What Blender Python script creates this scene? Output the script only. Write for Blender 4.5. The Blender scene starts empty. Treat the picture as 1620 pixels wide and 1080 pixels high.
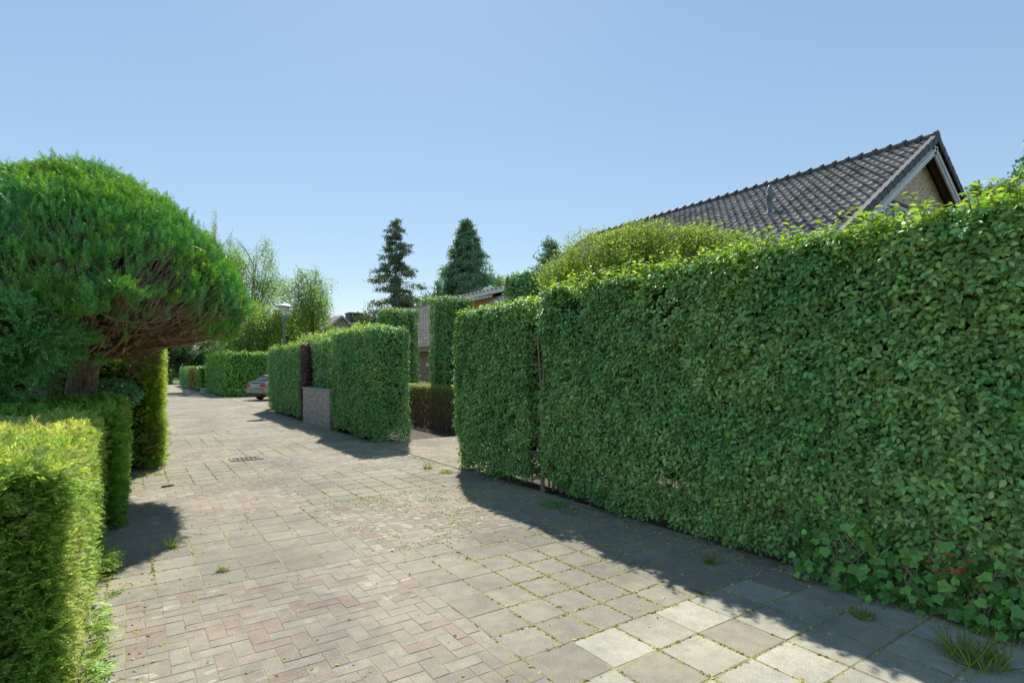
import bpy, math, random
import numpy as np
from mathutils import Vector
rng = np.random.default_rng(7); random.seed(7)
scene = bpy.context.scene
COL = scene.collection
TH = 0.6015; CH = 1.63; FPX = 880.0; HOR = 585.0
CT, ST = math.cos(TH), math.sin(TH)
def ray(u, v, Z):                     # a point at depth Z in front of the camera, read off the photo once
    X = (u-810)/FPX*Z
    return (X*CT+Z*ST, -X*ST+Z*CT, CH+(HOR-v)*Z/FPX)

# ------------------------------------------------------------------ noise
def vnoise(p, seed=0):
    p = np.asarray(p, float); i = np.floor(p).astype(np.int64); f = p-i; f = f*f*(3-2*f)
    def hsh(a, b, c):
        n = (a*374761393 + b*668265263 + c*2147483647 + seed*974634777) & 0xffffffff
        n = ((n ^ (n >> 13))*1274126177) & 0xffffffff
        return ((n ^ (n >> 16)) & 0xffff)/65535.0
    r = 0
    for dx in (0, 1):
        for dy in (0, 1):
            for dz in (0, 1):
                w = (f[:, 0] if dx else 1-f[:, 0])*(f[:, 1] if dy else 1-f[:, 1])*(f[:, 2] if dz else 1-f[:, 2])
                r = r + w*hsh(i[:, 0]+dx, i[:, 1]+dy, i[:, 2]+dz)
    return r*2-1
def unit(a):
    return a/np.maximum(np.linalg.norm(a, axis=-1, keepdims=True), 1e-9)

# ------------------------------------------------------------------ mesh helpers
def link(name, me, mat, parent=None, tone=None, smooth=False, mats=None):
    if tone is not None:
        at = me.attributes.new('tone', 'FLOAT', 'POINT'); at.data.foreach_set('value', np.asarray(tone, np.float32))
    if smooth: me.polygons.foreach_set('use_smooth', [True]*len(me.polygons))
    o = bpy.data.objects.new(name, me)
    for m in (mats or [mat]): me.materials.append(m)
    COL.objects.link(o)
    if parent:
        o.parent = parent
        if parent.parent: pl = parent.parent.location + parent.location
        else: pl = parent.location
        o.location = -Vector(pl)           # geometry is written in world coordinates
    return o
def np_mesh(name, V, F):
    """V (n,3); F list of index arrays (k,3) / (k,4)"""
    me = bpy.data.meshes.new(name)
    F = [np.asarray(f, np.int64) for f in F if len(f)]
    nl = sum(f.size for f in F); nf = sum(len(f) for f in F)
    me.vertices.add(len(V)); me.vertices.foreach_set('co', np.asarray(V, np.float32).ravel())
    me.loops.add(nl); me.loops.foreach_set('vertex_index', np.concatenate([f.ravel() for f in F]).astype(np.int32))
    me.polygons.add(nf)
    tot = np.concatenate([np.full(len(f), f.shape[1]) for f in F]); st = np.concatenate([[0], np.cumsum(tot)[:-1]])
    me.polygons.foreach_set('loop_start', st.astype(np.int32)); me.polygons.foreach_set('loop_total', tot.astype(np.int32))
    me.polygons.foreach_set('use_smooth', np.zeros(nf, bool)); me.update(calc_edges=True); me.validate()
    return me
class MB:
    def __init__(s): s.v = []; s.f = []; s.t = []; s.n = 0
    def add(s, V, F, tone=0.0):
        V = np.asarray(V, float); s.v.append(V)
        for f in F: s.f.append([i+s.n for i in f])
        s.t += [tone]*len(V); s.n += len(V)
    def box(s, x0, y0, z0, x1, y1, z1, tone=0.0):
        s.add([(x0,y0,z0),(x1,y0,z0),(x1,y1,z0),(x0,y1,z0),(x0,y0,z1),(x1,y0,z1),(x1,y1,z1),(x0,y1,z1)],
              [(0,3,2,1),(4,5,6,7),(0,1,5,4),(1,2,6,5),(2,3,7,6),(3,0,4,7)], tone)
    def obox(s, c, ax, ay, az, tone=0.0):   # oriented box: centre, half-axes
        c, ax, ay, az = [np.asarray(q, float) for q in (c, ax, ay, az)]
        V = [c+i*ax+j*ay+k*az for k in (-1, 1) for (i, j) in ((-1,-1),(1,-1),(1,1),(-1,1))]
        s.add(V, [(0,3,2,1),(4,5,6,7),(0,1,5,4),(1,2,6,5),(2,3,7,6),(3,0,4,7)], tone)
    def tube(s, pts, rad, n=6, tone=0.0, cap=True):
        pts = np.asarray(pts, float); m = len(pts)
        if np.isscalar(rad): rad = [rad]*m
        V = []
        for i in range(m):
            d = pts[min(i+1, m-1)]-pts[max(i-1, 0)]; d = d/max(np.linalg.norm(d), 1e-9)
            a = np.cross(d, (0, 0, 1.) if abs(d[2]) < .9 else (1., 0, 0)); a /= np.linalg.norm(a); b = np.cross(d, a)
            for k in range(n):
                t = 2*math.pi*k/n; V.append(pts[i]+rad[i]*(math.cos(t)*a+math.sin(t)*b))
        F = []
        for i in range(m-1):
            for k in range(n):
                k2 = (k+1) % n; F.append((i*n+k, i*n+k2, (i+1)*n+k2, (i+1)*n+k))
        if cap: F += [tuple(range(n))[::-1], tuple((m-1)*n+k for k in range(n))]
        s.add(V, F, tone)
    def lathe(s, c, prof, n=20, tone=0.0):
        V = []; F = []
        for (r, z) in prof:
            for k in range(n):
                t = 2*math.pi*k/n; V.append((c[0]+r*math.cos(t), c[1]+r*math.sin(t), c[2]+z))
        for i in range(len(prof)-1):
            for k in range(n):
                k2 = (k+1) % n; F.append((i*n+k, i*n+k2, (i+1)*n+k2, (i+1)*n+k))
        F += [tuple(range(n))[::-1], tuple((len(prof)-1)*n+k for k in range(n))]
        s.add(V, F, tone)
    def build(s, name, mat, parent=None, smooth=False, tone=False):
        me = bpy.data.meshes.new(name)
        me.from_pydata(np.concatenate(s.v).tolist(), [], s.f); me.update()
        return link(name, me, mat, parent, s.t if tone else None, smooth)
def empty(name, loc, label=None, cat=None, group=None):
    o = bpy.data.objects.new(name, None); COL.objects.link(o); o.location = loc; o.empty_display_size = .2
    tag(o, label, cat, group); return o
def tag(o, label=None, cat=None, group=None, kind=None):
    if label: o['label'] = label
    if cat: o['category'] = cat
    if group: o['group'] = group
    if kind: o['kind'] = kind
    return o

# ------------------------------------------------------------------ leaf templates (x = width, y = length, z = normal)
def T_beech():
    V = [(0,0,0),(0,.5,-.03),(0,1,-.12),(-.26,.30,.07),(-.24,.66,.04),(.26,.30,.07),(.24,.66,.04)]
    return np.array(V), [np.array([(0,1,3),(1,4,3),(1,2,4),(0,5,1),(1,5,6),(1,6,2)])]
def T_leaf():
    return np.array([(0,0,0),(.30,.45,.08),(0,1,-.05),(-.30,.45,.08)]), [np.array([(0,1,2),(0,2,3)])]
def T_lobed():      # ivy
    V = [(0,.06,0),(.34,-.02,.03),(.43,.26,.05),(.50,.52,-.02),(.27,.68,.04),(0,1,-.08),(-.27,.68,.04),(-.50,.52,-.02),(-.43,.26,.05),(-.34,-.02,.03),(0,.4,-.03)]
    return np.array(V), [np.array([(0,1,10),(1,2,10),(2,3,4),(2,4,10),(4,5,10),(5,6,10),(6,8,10),(6,7,8),(8,9,10),(9,0,10)])]
def T_spray(nn, wid, ln, taper=.6, droop=.1, seed=1):   # feathery shoot: axis and pairs of narrow blades
    r = np.random.default_rng(seed); V = []; F = []
    def blade(b, d, L, w, dz):
        b = np.array(b); d = np.array(d); d = d/np.linalg.norm(d); p = np.array((-d[1], d[0], 0)); n = len(V)
        V.extend([b, b+d*L*.5+p*w*.5+(0,0,dz), b+d*L, b+d*L*.5-p*w*.5+(0,0,-dz)]); F.append((n, n+1, n+2, n+3))
    blade((0,0,0), (0,1,0), 1.0, wid*.9, .01)
    for i in range(nn):
        t = .12+.8*i/max(nn-1, 1); L = ln*(1-taper*t)*r.uniform(.8, 1.15)
        for s in (-1, 1):
            blade((0, t, -droop*t*t), (s*r.uniform(.75, 1.0), r.uniform(.55, .95), r.uniform(-.2, .25)), L, wid*r.uniform(.75, 1.2), r.uniform(-.02, .02))
    return np.array(V), [np.array(F)]
TB, TL, TI = T_beech(), T_leaf(), T_lobed()
T_YEW = T_spray(6, .11, .40, .45, .15, 3)
T_CYP = T_spray(7, .065, .34, .6, .1, 5)
T_FAR = T_spray(2, .24, .42, .4, .1, 8)
def scatter(P, N, Y, S, T, W=None, tone=None, curl=0.0):
    """instances of template T merged: P points, N leaf normals, Y leaf directions, S lengths"""
    tv, tf = T
    N = unit(N); Y = unit(Y-N*np.sum(Y*N, 1, keepdims=True)); X = np.cross(Y, N)
    S = np.asarray(S)[:, None, None]; Wd = S if W is None else np.asarray(W)[:, None, None]
    V = P[:, None, :] + Wd*tv[None, :, 0:1]*X[:, None, :] + S*tv[None, :, 1:2]*Y[:, None, :] + S*tv[None, :, 2:3]*N[:, None, :]
    n = len(P); k = len(tv)
    off = (np.arange(n)*k)[:, None, None]
    F = [(f[None]+off).reshape(-1, f.shape[1]) for f in tf]
    t = np.repeat(np.zeros(n) if tone is None else tone, k)
    return V.reshape(-1, 3), F, t
def merge(parts):
    Vs, Fs, Ts, n = [], [], [], 0
    for V, F, t in parts:
        Vs.append(V); Ts.append(t); Fs += [f+n for f in F]; n += len(V)
    return np.concatenate(Vs), Fs, np.concatenate(Ts)
def foliage(name, parts, mat, parent=None):
    V, F, t = merge(parts)
    return link(name, np_mesh(name, V, F), mat, parent, tone=t)
def rnd(n, s=1.0): return rng.normal(0, s, (n, 3))

# ------------------------------------------------------------------ materials
def new_mat(name):
    m = bpy.data.materials.new(name); m.use_nodes = True; nt = m.node_tree; nt.nodes.clear()
    return m, nt, nt.nodes.new('ShaderNodeOutputMaterial')
def N_(nt, t, **kw):
    n = nt.nodes.new(t)
    for k, v in kw.items(): setattr(n, k, v)
    return n
def rgb(c): return (c[0], c[1], c[2], 1)
def mixc(nt, fac, a, b, mode='MIX'):
    n = N_(nt, 'ShaderNodeMix', data_type='RGBA', blend_type=mode)
    for sock, v in ((0, fac), (6, a), (7, b)):
        if isinstance(v, (int, float)): n.inputs[sock].default_value = v
        elif isinstance(v, tuple): n.inputs[sock].default_value = rgb(v)
        else: nt.links.new(v, n.inputs[sock])
    return n.outputs[2]
def ramp(nt, fac, stops):
    n = N_(nt, 'ShaderNodeValToRGB'); e = n.color_ramp.elements
    while len(e) < len(stops): e.new(.5)
    for q, (p, c) in zip(e, stops): q.position = p; q.color = rgb(c)
    nt.links.new(fac, n.inputs[0]); return n.outputs[0]
def noise(nt, scale, detail=4, rough=.55, vec=None):
    n = N_(nt, 'ShaderNodeTexNoise'); n.inputs['Scale'].default_value = scale; n.inputs['Detail'].default_value = detail
    n.inputs['Roughness'].default_value = rough
    if vec is None:
        tc = N_(nt, 'ShaderNodeNewGeometry'); vec = tc.outputs['Position']
    nt.links.new(vec, n.inputs['Vector']); return n.outputs['Fac']
KLEAF = {'beech_leaf': 3.5, 'hornbeam_leaf': 3.4, 'conifer_needles': 4.6, 'thin_conifer_needles': 2.6, 'blue_green_sprays': 3.2, 'cypress_sprays': 3.0, 'golden_yew_needles': 2.8, 'thuja_sprays': 2.2, 'dark_leaf': 3.0, 'birch_leaf': 2.9, 'broad_leaf': 2.6, 'lime_leaf': 1.1, 'grass_blade': 1.2, 'joint_moss': 1.7, 'dry_leaf': 1.2, 'browned_thuja_sprays': 1.3, 'pale_small_leaf': 1.6, 'box_leaf': 1.2}
def leaf_mat(name, c0, c1, young, trans=.3, rough=.55, patch=1.3, spec=.25, other=None, dead=None):
    """c0..c1 random per leaf, young = new growth (tone 1), other = patches of another hue"""
    m, nt, out = new_mat(name)
    k = KLEAF.get(name, 3.0)
    c0, c1 = [tuple(min(.50, q*k) for q in c) for c in (c0, c1)]; young = tuple(min(.55, q*1.15) for q in young)
    if other: other = tuple(min(.50, q*k) for q in other)
    g = N_(nt, 'ShaderNodeNewGeometry'); r = g.outputs['Random Per Island']
    a = N_(nt, 'ShaderNodeAttribute', attribute_name='tone')
    c = mixc(nt, r, c0, c1)
    if other:
        p = ramp(nt, noise(nt, patch, 3), [(.42, (0,0,0)), (.62, (1,1,1))]); c = mixc(nt, p, c, other)
    c = mixc(nt, a.outputs['Fac'], c, young)
    if dead:                              # a few browned leaves (negative tone never used; rare islands)
        wn = N_(nt, 'ShaderNodeMath', operation='GREATER_THAN'); nt.links.new(r, wn.inputs[0]); wn.inputs[1].default_value = dead[1]
        c = mixc(nt, wn.outputs[0], c, dead[0])
    hs = N_(nt, 'ShaderNodeHueSaturation'); nt.links.new(c, hs.inputs['Color'])
    fr = N_(nt, 'ShaderNodeMath', operation='MULTIPLY_ADD'); mo = N_(nt, 'ShaderNodeMath', operation='FRACT')
    mu = N_(nt, 'ShaderNodeMath', operation='MULTIPLY'); nt.links.new(r, mu.inputs[0]); mu.inputs[1].default_value = 37.7
    nt.links.new(mu.outputs[0], mo.inputs[0]); nt.links.new(mo.outputs[0], fr.inputs[0]); fr.inputs[1].default_value = .85; fr.inputs[2].default_value = .6
    nt.links.new(fr.outputs[0], hs.inputs['Value'])
    b = N_(nt, 'ShaderNodeBsdfPrincipled'); nt.links.new(hs.outputs[0], b.inputs['Base Color'])
    b.inputs['Roughness'].default_value = rough; b.inputs['Specular IOR Level'].default_value = spec
    t = N_(nt, 'ShaderNodeBsdfTranslucent'); tcol = mixc(nt, 1.0, hs.outputs[0], (1.25, 1.35, .55), 'MULTIPLY'); nt.links.new(tcol, t.inputs['Color'])
    mx = N_(nt, 'ShaderNodeMixShader')
    tf = N_(nt, 'ShaderNodeMath', operation='MULTIPLY_ADD', use_clamp=True); nt.links.new(a.outputs['Fac'], tf.inputs[0]); tf.inputs[1].default_value = .34; tf.inputs[2].default_value = trans*.5; nt.links.new(tf.outputs[0], mx.inputs[0])   # young leaves are thinner
    nt.links.new(b.outputs[0], mx.inputs[1]); nt.links.new(t.outputs[0], mx.inputs[2]); nt.links.new(mx.outputs[0], out.inputs[0])
    return m
def simple(name, stops, scale=6, rough=.8, detail=5, bump=0, bscale=None, metal=0, spec=.4, stretch=None):
    m, nt, out = new_mat(name)
    vec = None
    if stretch:
        g = N_(nt, 'ShaderNodeNewGeometry'); mp = N_(nt, 'ShaderNodeMapping'); mp.inputs['Scale'].default_value = stretch
        nt.links.new(g.outputs['Position'], mp.inputs['Vector']); vec = mp.outputs[0]
    f = noise(nt, scale, detail, .6, vec); c = ramp(nt, f, stops)
    b = N_(nt, 'ShaderNodeBsdfPrincipled'); nt.links.new(c, b.inputs['Base Color']); b.inputs['Roughness'].default_value = rough
    b.inputs['Metallic'].default_value = metal; b.inputs['Specular IOR Level'].default_value = spec
    if bump:
        bp = N_(nt, 'ShaderNodeBump'); bp.inputs['Strength'].default_value = bump; bp.inputs['Distance'].default_value = .02
        nt.links.new(noise(nt, bscale or scale*3, 4, .6, vec), bp.inputs['Height']); nt.links.new(bp.outputs[0], b.inputs['Normal'])
    nt.links.new(b.outputs[0], out.inputs[0]); return m
def brick_mat(name, c1, c2, mortar, axes=('X', 'Z'), dark=None, bw=.21, bh=.065):
    m, nt, out = new_mat(name)
    g = N_(nt, 'ShaderNodeNewGeometry'); sx = N_(nt, 'ShaderNodeSeparateXYZ'); nt.links.new(g.outputs['Position'], sx.inputs[0])
    cx = N_(nt, 'ShaderNodeCombineXYZ'); nt.links.new(sx.outputs[axes[0]], cx.inputs[0]); nt.links.new(sx.outputs[axes[1]], cx.inputs[1])
    br = N_(nt, 'ShaderNodeTexBrick'); nt.links.new(cx.outputs[0], br.inputs['Vector']); br.inputs['Scale'].default_value = 1
    br.inputs['Brick Width'].default_value = bw; br.inputs['Row Height'].default_value = bh; br.inputs['Mortar Size'].default_value = .007
    br.inputs['Mortar Smooth'].default_value = .2; br.inputs['Bias'].default_value = -.1
    br.inputs['Color1'].default_value = rgb(c1); br.inputs['Color2'].default_value = rgb(c2); br.inputs['Mortar'].default_value = rgb(mortar)
    c = br.outputs['Color']
    if dark:      # sooty burnt headers: stretched noise, brick-sized
        mp = N_(nt, 'ShaderNodeMapping'); mp.inputs['Scale'].default_value = (5.5, 15, 1); nt.links.new(cx.outputs[0], mp.inputs['Vector'])
        n = noise(nt, 1.0, 1, .5, mp.outputs[0]); c = mixc(nt, ramp(nt, n, [(.60, (0,0,0)), (.66, (.8,.8,.8))]), c, dark)
    c = mixc(nt, .5, c, ramp(nt, noise(nt, 30, 4), [(.3, (.55,.55,.55)), (.7, (1.2,1.2,1.2))]), 'MULTIPLY')
    b = N_(nt, 'ShaderNodeBsdfPrincipled'); nt.links.new(c, b.inputs['Base Color']); b.inputs['Roughness'].default_value = .9
    bp = N_(nt, 'ShaderNodeBump', invert=True); bp.inputs['Strength'].default_value = .5; bp.inputs['Distance'].default_value = .01
    nt.links.new(br.outputs['Fac'], bp.inputs['Height']); nt.links.new(bp.outputs[0], b.inputs['Normal'])
    nt.links.new(b.outputs[0], out.inputs[0]); return m
def paver_mat(name, dark, mid, light, reddish=None, lichen=0):
    m, nt, out = new_mat(name)
    g = N_(nt, 'ShaderNodeNewGeometry'); r = g.outputs['Random Per Island']
    a = N_(nt, 'ShaderNodeAttribute', attribute_name='tone')
    c = mixc(nt, r, dark, mid); c = mixc(nt, a.outputs['Fac'], c, light)
    if reddish:
        mu = N_(nt, 'ShaderNodeMath', operation='MULTIPLY'); nt.links.new(r, mu.inputs[0]); mu.inputs[1].default_value = 23.3
        fr = N_(nt, 'ShaderNodeMath', operation='FRACT'); nt.links.new(mu.outputs[0], fr.inputs[0])
        c = mixc(nt, ramp(nt, fr.outputs[0], [(.72, (0,0,0)), (.95, (.8,.8,.8))]), c, reddish)
    spk = ramp(nt, noise(nt, 160, 2, .7), [(.32, (.45,.45,.45)), (.5, (.95,.95,.95)), (.68, (1.5,1.48,1.4))])
    c = mixc(nt, .8, c, spk, 'MULTIPLY')
    st = ramp(nt, noise(nt, .75, 6, .6), [(.34, (.70,.70,.70)), (.5, (1,.99,.95)), (.66, (1.28,1.24,1.12))]); c = mixc(nt, .85, c, st, 'MULTIPLY')
    st2 = ramp(nt, noise(nt, 9, 5, .65), [(.35, (.72,.73,.72)), (.65, (1.12,1.12,1.1))]); c = mixc(nt, .6, c, st2, 'MULTIPLY')
    if lichen:
        mp = N_(nt, 'ShaderNodeMapping'); mp.inputs['Scale'].default_value = (7, 13, 7); nt.links.new(g.outputs['Position'], mp.inputs['Vector'])
        l = ramp(nt, noise(nt, 1.0, 3, .5, mp.outputs[0]), [(.655-lichen*.03, (0,0,0)), (.69-lichen*.02, (.9,.9,.9))])
        l2 = ramp(nt, noise(nt, .55, 2), [(.42, (0,0,0)), (.58, (1,1,1))])
        c = mixc(nt, mixc(nt, 1.0, l, l2, 'MULTIPLY'), c, (.50, .49, .40))
    moss = ramp(nt, noise(nt, 14, 6, .7), [(.56, (0,0,0)), (.72, (.6,.6,.6))]); c = mixc(nt, moss, c, (.27, .245, .12))
    sand = ramp(nt, noise(nt, .9, 6, .65), [(.50, (0,0,0)), (.68, (.42,.42,.42))]); c = mixc(nt, sand, c, (.36, .325, .235))
    b = N_(nt, 'ShaderNodeBsdfPrincipled'); nt.links.new(c, b.inputs['Base Color']); b.inputs['Roughness'].default_value = .92
    b.inputs['Specular IOR Level'].default_value = .25
    bp = N_(nt, 'ShaderNodeBump'); bp.inputs['Strength'].default_value = .55; bp.inputs['Distance'].default_value = .004
    nt.links.new(noise(nt, 190, 3, .7), bp.inputs['Height']); nt.links.new(bp.outputs[0], b.inputs['Normal'])
    nt.links.new(b.outputs[0], out.inputs[0]); return m
def tile_mat(name, a, b, pale):
    m, nt, out = new_mat(name); g = N_(nt, 'ShaderNodeNewGeometry'); r = g.outputs['Random Per Island']
    c = mixc(nt, r, a, b); c = mixc(nt, ramp(nt, noise(nt, 2.2, 6, .65), [(.45, (0,0,0)), (.65, (.8,.8,.8))]), c, pale)
    c = mixc(nt, .8, c, ramp(nt, noise(nt, 26, 5, .7), [(.3, (.6,.6,.6)), (.7, (1.3,1.3,1.28))]), 'MULTIPLY')
    p = N_(nt, 'ShaderNodeBsdfPrincipled'); nt.links.new(c, p.inputs['Base Color']); p.inputs['Roughness'].default_value = .9; p.inputs['Specular IOR Level'].default_value = .15
    nt.links.new(p.outputs[0], out.inputs[0]); return m
def flat(name, c, rough=.5, metal=0, spec=.5, coat=0):
    return simple(name, [(.3, tuple(q*.88 for q in c)), (.7, tuple(q*1.1 for q in c))], 5, rough, 4, 0, None, metal, spec)

M = {}
M['beech'] = leaf_mat('beech_leaf', (.046,.106,.030), (.098,.152,.044), (.30,.42,.055), .22, .52, 1.1, .42, (.046,.104,.030))
M['beech2'] = leaf_mat('hornbeam_leaf', (.052,.110,.032), (.098,.158,.044), (.30,.40,.065), .22, .52, .9, .38, (.050,.115,.036))
M['copper'] = leaf_mat('copper_beech_leaf', (.035,.016,.016), (.060,.028,.022), (.10,.05,.02), .2, .4)
M['ivy'] = leaf_mat('ivy_leaf', (.030,.085,.016), (.065,.14,.026), (.12,.26,.04), .2, .32, 2, .5)
M['yewgold'] = leaf_mat('golden_yew_needles', (.06,.14,.02), (.12,.21,.03), (.44,.44,.17), .3, .6, 4, .2)
M['yew'] = leaf_mat('green_yew_needles', (.04,.11,.018), (.09,.17,.025), (.2,.28,.04), .3, .5, 3, .3)
M['thuja'] = leaf_mat('thuja_sprays', (.07,.15,.02), (.14,.22,.03), (.34,.38,.05), .3, .5, 2.5, .3)
M['thujadead'] = leaf_mat('browned_thuja_sprays', (.15,.095,.05), (.27,.17,.10), (.25,.12,.05), .15, .7)
M['cyp'] = leaf_mat('cypress_sprays', (.035,.105,.022), (.07,.165,.030), (.14,.25,.03), .25, .5, 1.2, .3, (.04,.12,.05))
M['cypblue'] = leaf_mat('blue_green_sprays', (.040,.112,.036), (.068,.165,.050), (.10,.22,.06), .25, .5, 1.4, .3)
M['rhodo'] = leaf_mat('shrub_leaf', (.04,.10,.06), (.07,.15,.085), (.12,.22,.08), .2, .4)
M['lime'] = leaf_mat('lime_leaf', (.16,.26,.05), (.26,.36,.09), (.34,.42,.12), .35, .45)
M['maple'] = leaf_mat('pale_small_leaf', (.115,.175,.045), (.175,.235,.07), (.27,.31,.11), .7, .65, 3, .15)
M['laurel'] = leaf_mat('laurel_leaf', (.05,.13,.02), (.085,.19,.03), (.25,.36,.06), .25, .4)
M['conifer'] = leaf_mat('conifer_needles', (.030,.062,.034), (.05,.09,.045), (.07,.11,.05), .15, .6, .4, .3)
M['pine'] = leaf_mat('thin_conifer_needles', (.045,.068,.045), (.075,.095,.055), (.08,.11,.05), .2, .6, .4, .3)
M['birch'] = leaf_mat('birch_leaf', (.075,.12,.035), (.12,.17,.05), (.15,.21,.07), .75, .6, .4, .2)
M['oak'] = leaf_mat('broad_leaf', (.05,.10,.03), (.09,.15,.045), (.12,.17,.05), .45, .6, .3, .2)
M['darkleaf'] = leaf_mat('dark_leaf', (.02,.05,.022), (.035,.075,.03), (.06,.10,.04), .2, .5, .5, .3)
M['grass'] = leaf_mat('grass_blade', (.12,.20,.03), (.20,.28,.05), (.30,.30,.08), .35, .5)
M['moss'] = leaf_mat('joint_moss', (.20,.20,.045), (.34,.31,.08), (.40,.36,.12), .25, .7)
M['dry'] = leaf_mat('dry_leaf', (.12,.085,.05), (.22,.155,.09), (.42,.17,.04), .25, .6)
M['box'] = leaf_mat('box_leaf', (.13,.165,.035), (.185,.205,.05), (.3,.32,.08), .3, .5)
M['core'] = simple('shade_core_brown', [(.3, (.012,.010,.007)), (.7, (.035,.028,.018))], 14, .95, 5, .6)  # near-black brown for the light-blocking cores, shade put into the colour
M['coregreen'] = simple('shade_core_green', [(.35, (.012,.020,.008)), (.65, (.045,.07,.025))], 20, .95, 5, .6)  # darkened green for hedge cores, stands in for shade between the leaves
M['twig'] = simple('grey_brown_twig', [(.3, (.24,.18,.13)), (.7, (.46,.37,.28))], 9, .9)
M['redtwig'] = simple('red_brown_twig', [(.3, (.17,.10,.06)), (.7, (.40,.28,.18))], 7, .9)
M['bark'] = simple('furrowed_bark', [(.3, (.09,.075,.06)), (.55, (.30,.26,.21)), (.75, (.48,.42,.36))], 9, .95, 6, 1.0, 14, stretch=(3, 3, .5))
M['birchbark'] = simple('birch_bark', [(.35, (.08,.07,.06)), (.5, (.42,.40,.36))], 5, .85, 5, stretch=(1, 1, 3))
M['browntwig'] = simple('dull_brown_twig', [(.3, (.14,.10,.07)), (.7, (.36,.265,.19))], 9, .9)
M['darkbark'] = simple('dark_bark', [(.3, (.04,.033,.028)), (.7, (.12,.10,.08))], 8, .95)
M['slab'] = paver_mat('grey_paving_slab', (.245,.228,.190), (.290,.270,.225), (.44,.43,.37))
M['brick'] = paver_mat('pinkish_clinker_paver', (.262,.238,.202), (.305,.278,.235), (.38,.35,.29), (.285,.212,.182), 1.6)
M['drive'] = paver_mat('tan_clinker_paver', (.25,.215,.17), (.33,.285,.225), (.40,.36,.29))
M['joint'] = simple('sandy_joint', [(.30, (.15,.14,.11)), (.47, (.24,.22,.15)), (.56, (.29,.27,.13)), (.7, (.33,.31,.15))], 7, .95, 6, .4)
M['soil'] = simple('garden_soil', [(.3, (.045,.035,.025)), (.6, (.10,.078,.055)), (.75, (.16,.12,.08))], 10, .95, 7, .8)
M['terrain'] = simple('rough_grass', [(.3, (.05,.07,.02)), (.6, (.09,.12,.035)), (.75, (.14,.14,.06))], 1.2, .95, 8, .5)
M['tile'] = tile_mat('weathered_concrete_tile', (.11,.106,.098), (.27,.256,.235), (.38,.36,.32))
M['tile2'] = tile_mat('pale_grey_brown_tile', (.17,.15,.13), (.25,.22,.195), (.32,.29,.26))
M['ridge'] = simple('dark_ridge_tile', [(.3, (.06,.065,.07)), (.7, (.13,.14,.145))], 8, .7, 5)
M['white'] = flat('white_paint', (.66,.66,.66), .5)
M['gutter'] = flat('pale_gutter', (.55,.50,.46), .4)
M['brown'] = simple('brown_boards', [(.3, (.045,.027,.018)), (.7, (.075,.045,.03))], 4, .6, 4, .3, 8, stretch=(8, 1, 1))
M['orange'] = simple('orange_varnished_boards', [(.3, (.42,.20,.07)), (.7, (.55,.29,.11))], 3, .5, 4, 0, stretch=(1, 8, 1))
M['pinkboard'] = flat('salmon_fascia', (.40,.23,.17), .6)
M['gable'] = brick_mat('yellow_brick', (.68,.53,.35), (.76,.61,.42), (.56,.51,.42), ('X', 'Z'), (.085,.065,.05))
M['housebrick'] = brick_mat('yellow_red_brick', (.36,.24,.15), (.46,.33,.21), (.38,.34,.28), ('Y', 'Z'), (.12,.08,.06))
M['wallbrick'] = brick_mat('grey_lilac_brick', (.27,.22,.20), (.40,.34,.315), (.50,.47,.43), ('Y', 'Z'), (.15,.125,.12), .21, .06)
M['glass'] = flat('window_glass', (.05,.07,.08), .06, 0, .8)
M['zinc'] = flat('blue_grey_zinc', (.15,.19,.20), .5, .3)
M['pole'] = flat('blue_grey_pole_paint', (.16,.20,.235), .45)
M['lampcap'] = flat('lamp_cap', (.42,.43,.43), .4)
M['lampglass'] = flat('lamp_bowl', (.62,.65,.66), .15, 0, .6)
M['concrete'] = simple('bollard_concrete', [(.3, (.36,.35,.32)), (.7, (.52,.50,.46))], 9, .9)
M['black'] = flat('black', (.02,.02,.02), .5)
M['iron'] = simple('cast_iron', [(.3, (.10,.09,.075)), (.7, (.19,.17,.14))], 30, .75)
M['hole'] = flat('dark_void', (.006,.006,.006), .9)
M['paint'] = simple('champagne_car_paint', [(.3, (.36,.33,.30)), (.7, (.39,.36,.33))], 2, .28, 2, 0, None, .35, .6)
M['carglass'] = flat('car_glass', (.03,.035,.04), .05, 0, .9)
M['taillight'] = flat('red_lens', (.55,.05,.03), .2, 0, .7)
M['chrome'] = flat('alloy', (.55,.55,.56), .25, .9)
M['stone'] = simple('pale_stone', [(.3, (.3,.29,.25)), (.7, (.5,.49,.44))], 20, .9)
M['render'] = flat('pale_render', (.52,.50,.47), .8)
M['redroof'] = flat('dull_roof', (.16,.12,.10), .8)

# ------------------------------------------------------------------ ground
def sheet(name, pts, z, mat, kind='structure'):
    me = bpy.data.meshes.new(name); me.from_pydata([(x, y, z) for x, y in pts], [], [tuple(range(len(pts)))]); me.update()
    return tag(link(name, me, mat), kind=kind)
sheet('terrain', [(-700,-700),(700,-700),(700,1500),(-700,1500)], -.075, M['terrain'])
sheet('garden_ground', [(-30,-6),(30,-6),(30,60),(-30,60)], -.060, M['soil'])
sheet('road_bed', [(-1.2,-4),(4.56,-4),(4.56,46),(-1.2,46)], -.0022, M['joint'])

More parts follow.
